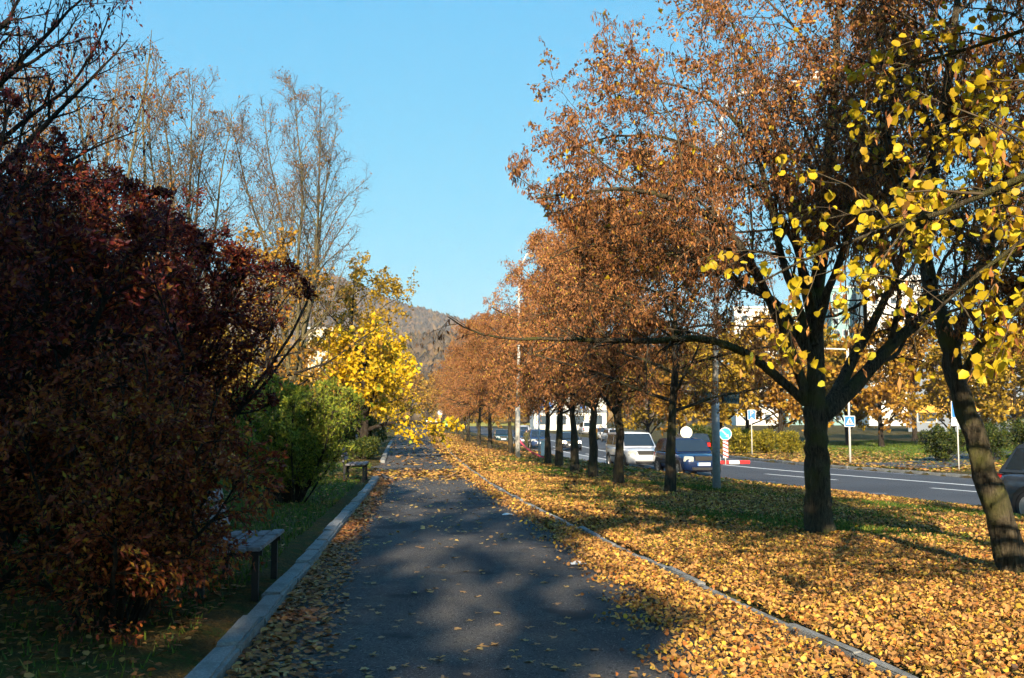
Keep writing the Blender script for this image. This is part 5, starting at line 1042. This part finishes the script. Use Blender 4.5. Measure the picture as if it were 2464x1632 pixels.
# ------------------------------------------------------------------ people and the bird
M['skin'] = plain('skin', (.50, .30, .22), .6); M['hair'] = plain('dark_hair', (.04, .025, .018), .7)
M['camo'] = ramp_noise('olive_clothes', [(0, 0, 0, (.055, .060, .028)), (9, .45, .55, (.10, .085, .04)), (14, .55, .62, (.02, .02, .014))], .9, .1, 0)
M['jacket_cream'] = plain('cream_jacket', (.68, .60, .44), .8); M['trouser_dark'] = plain('dark_trousers', (.035, .022, .022), .85)
def person(x, y, z, rz, label, h, top, low, lean=.0):
    s = h / 1.75
    J = {'pel': (0, 0, .95), 'wst': (0, lean*.3, 1.12), 'chs': (0, lean*.7, 1.33), 'nck': (0, lean, 1.50), 'hd0': (0, lean*1.05, 1.58), 'hd1': (0, lean*1.1 + .01, 1.66), 'hd2': (0, lean*1.1, 1.73)}
    rad = {'pel': (.15, .115), 'wst': (.145, .105), 'chs': (.17, .115), 'nck': (.058, .058), 'hd0': (.072, .085), 'hd1': (.080, .096), 'hd2': (.055, .065)}
    E = [('pel', 'wst'), ('wst', 'chs'), ('chs', 'nck'), ('nck', 'hd0'), ('hd0', 'hd1'), ('hd1', 'hd2')]
    for sd, nm in ((-1, 'l'), (1, 'r')):
        J.update({nm+'sh': (sd*.19, lean*.8, 1.42), nm+'el': (sd*.25, lean*.8 + .02, 1.14), nm+'wr': (sd*.24, lean*.8 - .10, .90), nm+'hn': (sd*.235, lean*.8 - .13, .82), nm+'hp': (sd*.095, 0, .90), nm+'kn': (sd*.105, -.03 - .05*sd, .50), nm+'an': (sd*.11, .03 + .08*sd, .09), nm+'to': (sd*.125, -.11 + .08*sd, .045)})
        rad.update({nm+'sh': (.072, .072), nm+'el': (.052, .052), nm+'wr': (.040, .040), nm+'hn': (.042, .028), nm+'hp': (.10, .10), nm+'kn': (.065, .065), nm+'an': (.048, .048), nm+'to': (.045, .038)})
        E += [('chs', nm+'sh'), (nm+'sh', nm+'el'), (nm+'el', nm+'wr'), (nm+'wr', nm+'hn'), ('pel', nm+'hp'), (nm+'hp', nm+'kn'), (nm+'kn', nm+'an'), (nm+'an', nm+'to')]
    ks_ = list(J); me = bpy.data.meshes.new('figure'); me.from_pydata([J[k] for k in ks_], [(ks_.index(a), ks_.index(b)) for a, b in E], [])
    o = bpy.data.objects.new('figure', me); COL.objects.link(o); o.modifiers.new('skin', 'SKIN'); o.modifiers.new('sub', 'SUBSURF').levels = 1
    for k, nm in enumerate(ks_):
        me.skin_vertices[0].data[k].radius = rad[nm]; me.skin_vertices[0].data[k].use_root = (nm == 'pel')
    full = bpy.data.meshes.new_from_object(o.evaluated_get(bpy.context.evaluated_depsgraph_get())); bpy.data.objects.remove(o)
    full.name = 'person'
    for m_ in (top, low, M['skin'], M['hair'], M['trim']): full.materials.append(m_)
    for p in full.polygons:
        c = p.center; p.use_smooth = True
        p.material_index = 3 if (c.z > 1.70 or (c.z > 1.58 and c.y > lean + .03)) else 2 if (c.z > 1.52 or (c.z < .87 and abs(c.x) > .19)) else 0 if c.z > .90 else 4 if c.z < .10 else 1
    b = tag(link('person', full, None, (x, y, z), (0, 0, rz)), label, 'person'); b.scale = (s,) * 3; return b
x = at_px(1267, 78); person(x, 80, rz_(80) + .03, R(150), 'person in olive clothes standing at the front of a blue-grey car', 1.68, M['camo'], M['camo'], -.04)
x = at_px(1051, 165); person(x, 165, .02, R(20), 'person in cream jacket and dark trousers at the far path end', 1.72, M['jacket_cream'], M['trouser_dark'])
# bird on the path
d = 26.0; x = at(928, 1154, d)[0]
M['feather'] = plain('dark_feathers', (.02, .021, .026), .5); M['feather_pale'] = plain('pale_feathers', (.6, .6, .58), .7)
bird = tag(empty('bird', (x, d, .02), R(75)), 'small dark bird with pale belly on the path near the second bench', 'bird')
bm_ = MB().tube([(0, -.10, .085), (0, -.085, .09), (0, -.03, .10), (0, .03, .115), (0, .065, .15), (0, .085, .172), (0, .105, .172), (0, .125, .165), (0, .15, .16)], [.012, .03, .048, .05, .036, .03, .028, .014, .003], 10); bm_.build('body', M['feather'], bird, smooth=True)
MB().tube([(0, -.05, .075), (0, .0, .077), (0, .045, .092)], [.02, .038, .02], 8).build('belly', M['feather_pale'], bird, smooth=True)
MB().add([(-.02, -.08, .10), (.02, -.08, .10), (.028, -.25, .075), (-.028, -.25, .075), (0, -.16, .085)], [(0, 1, 2, 3), (0, 3, 4), (1, 4, 2)]).build('tail', M['feather'], bird)
for s in (-1, 1): MB().tube([(s*.018, .0, .07), (s*.02, -.005, .03), (s*.02, .02, .0)], .004, 5).build('leg', M['trim'], bird)

# ------------------------------------------------------------------ the air
hz_m = bpy.data.materials.new('haze_air'); hz_m.use_nodes = True; n = hz_m.node_tree; n.nodes.clear()
o_ = n.nodes.new('ShaderNodeOutputMaterial'); v_ = n.nodes.new('ShaderNodeVolumePrincipled'); v_.inputs['Color'].default_value = (.80, .86, .95, 1); v_.inputs['Density'].default_value = .00020; v_.inputs['Anisotropy'].default_value = 0.0
n.links.new(v_.outputs[0], o_.inputs['Volume'])
tag(MB().box(-1700, 1750, -340, 2250, -4, 235).build('haze', hz_m), 'thin blue autumn haze over the valley', 'haze', None, 'stuff')
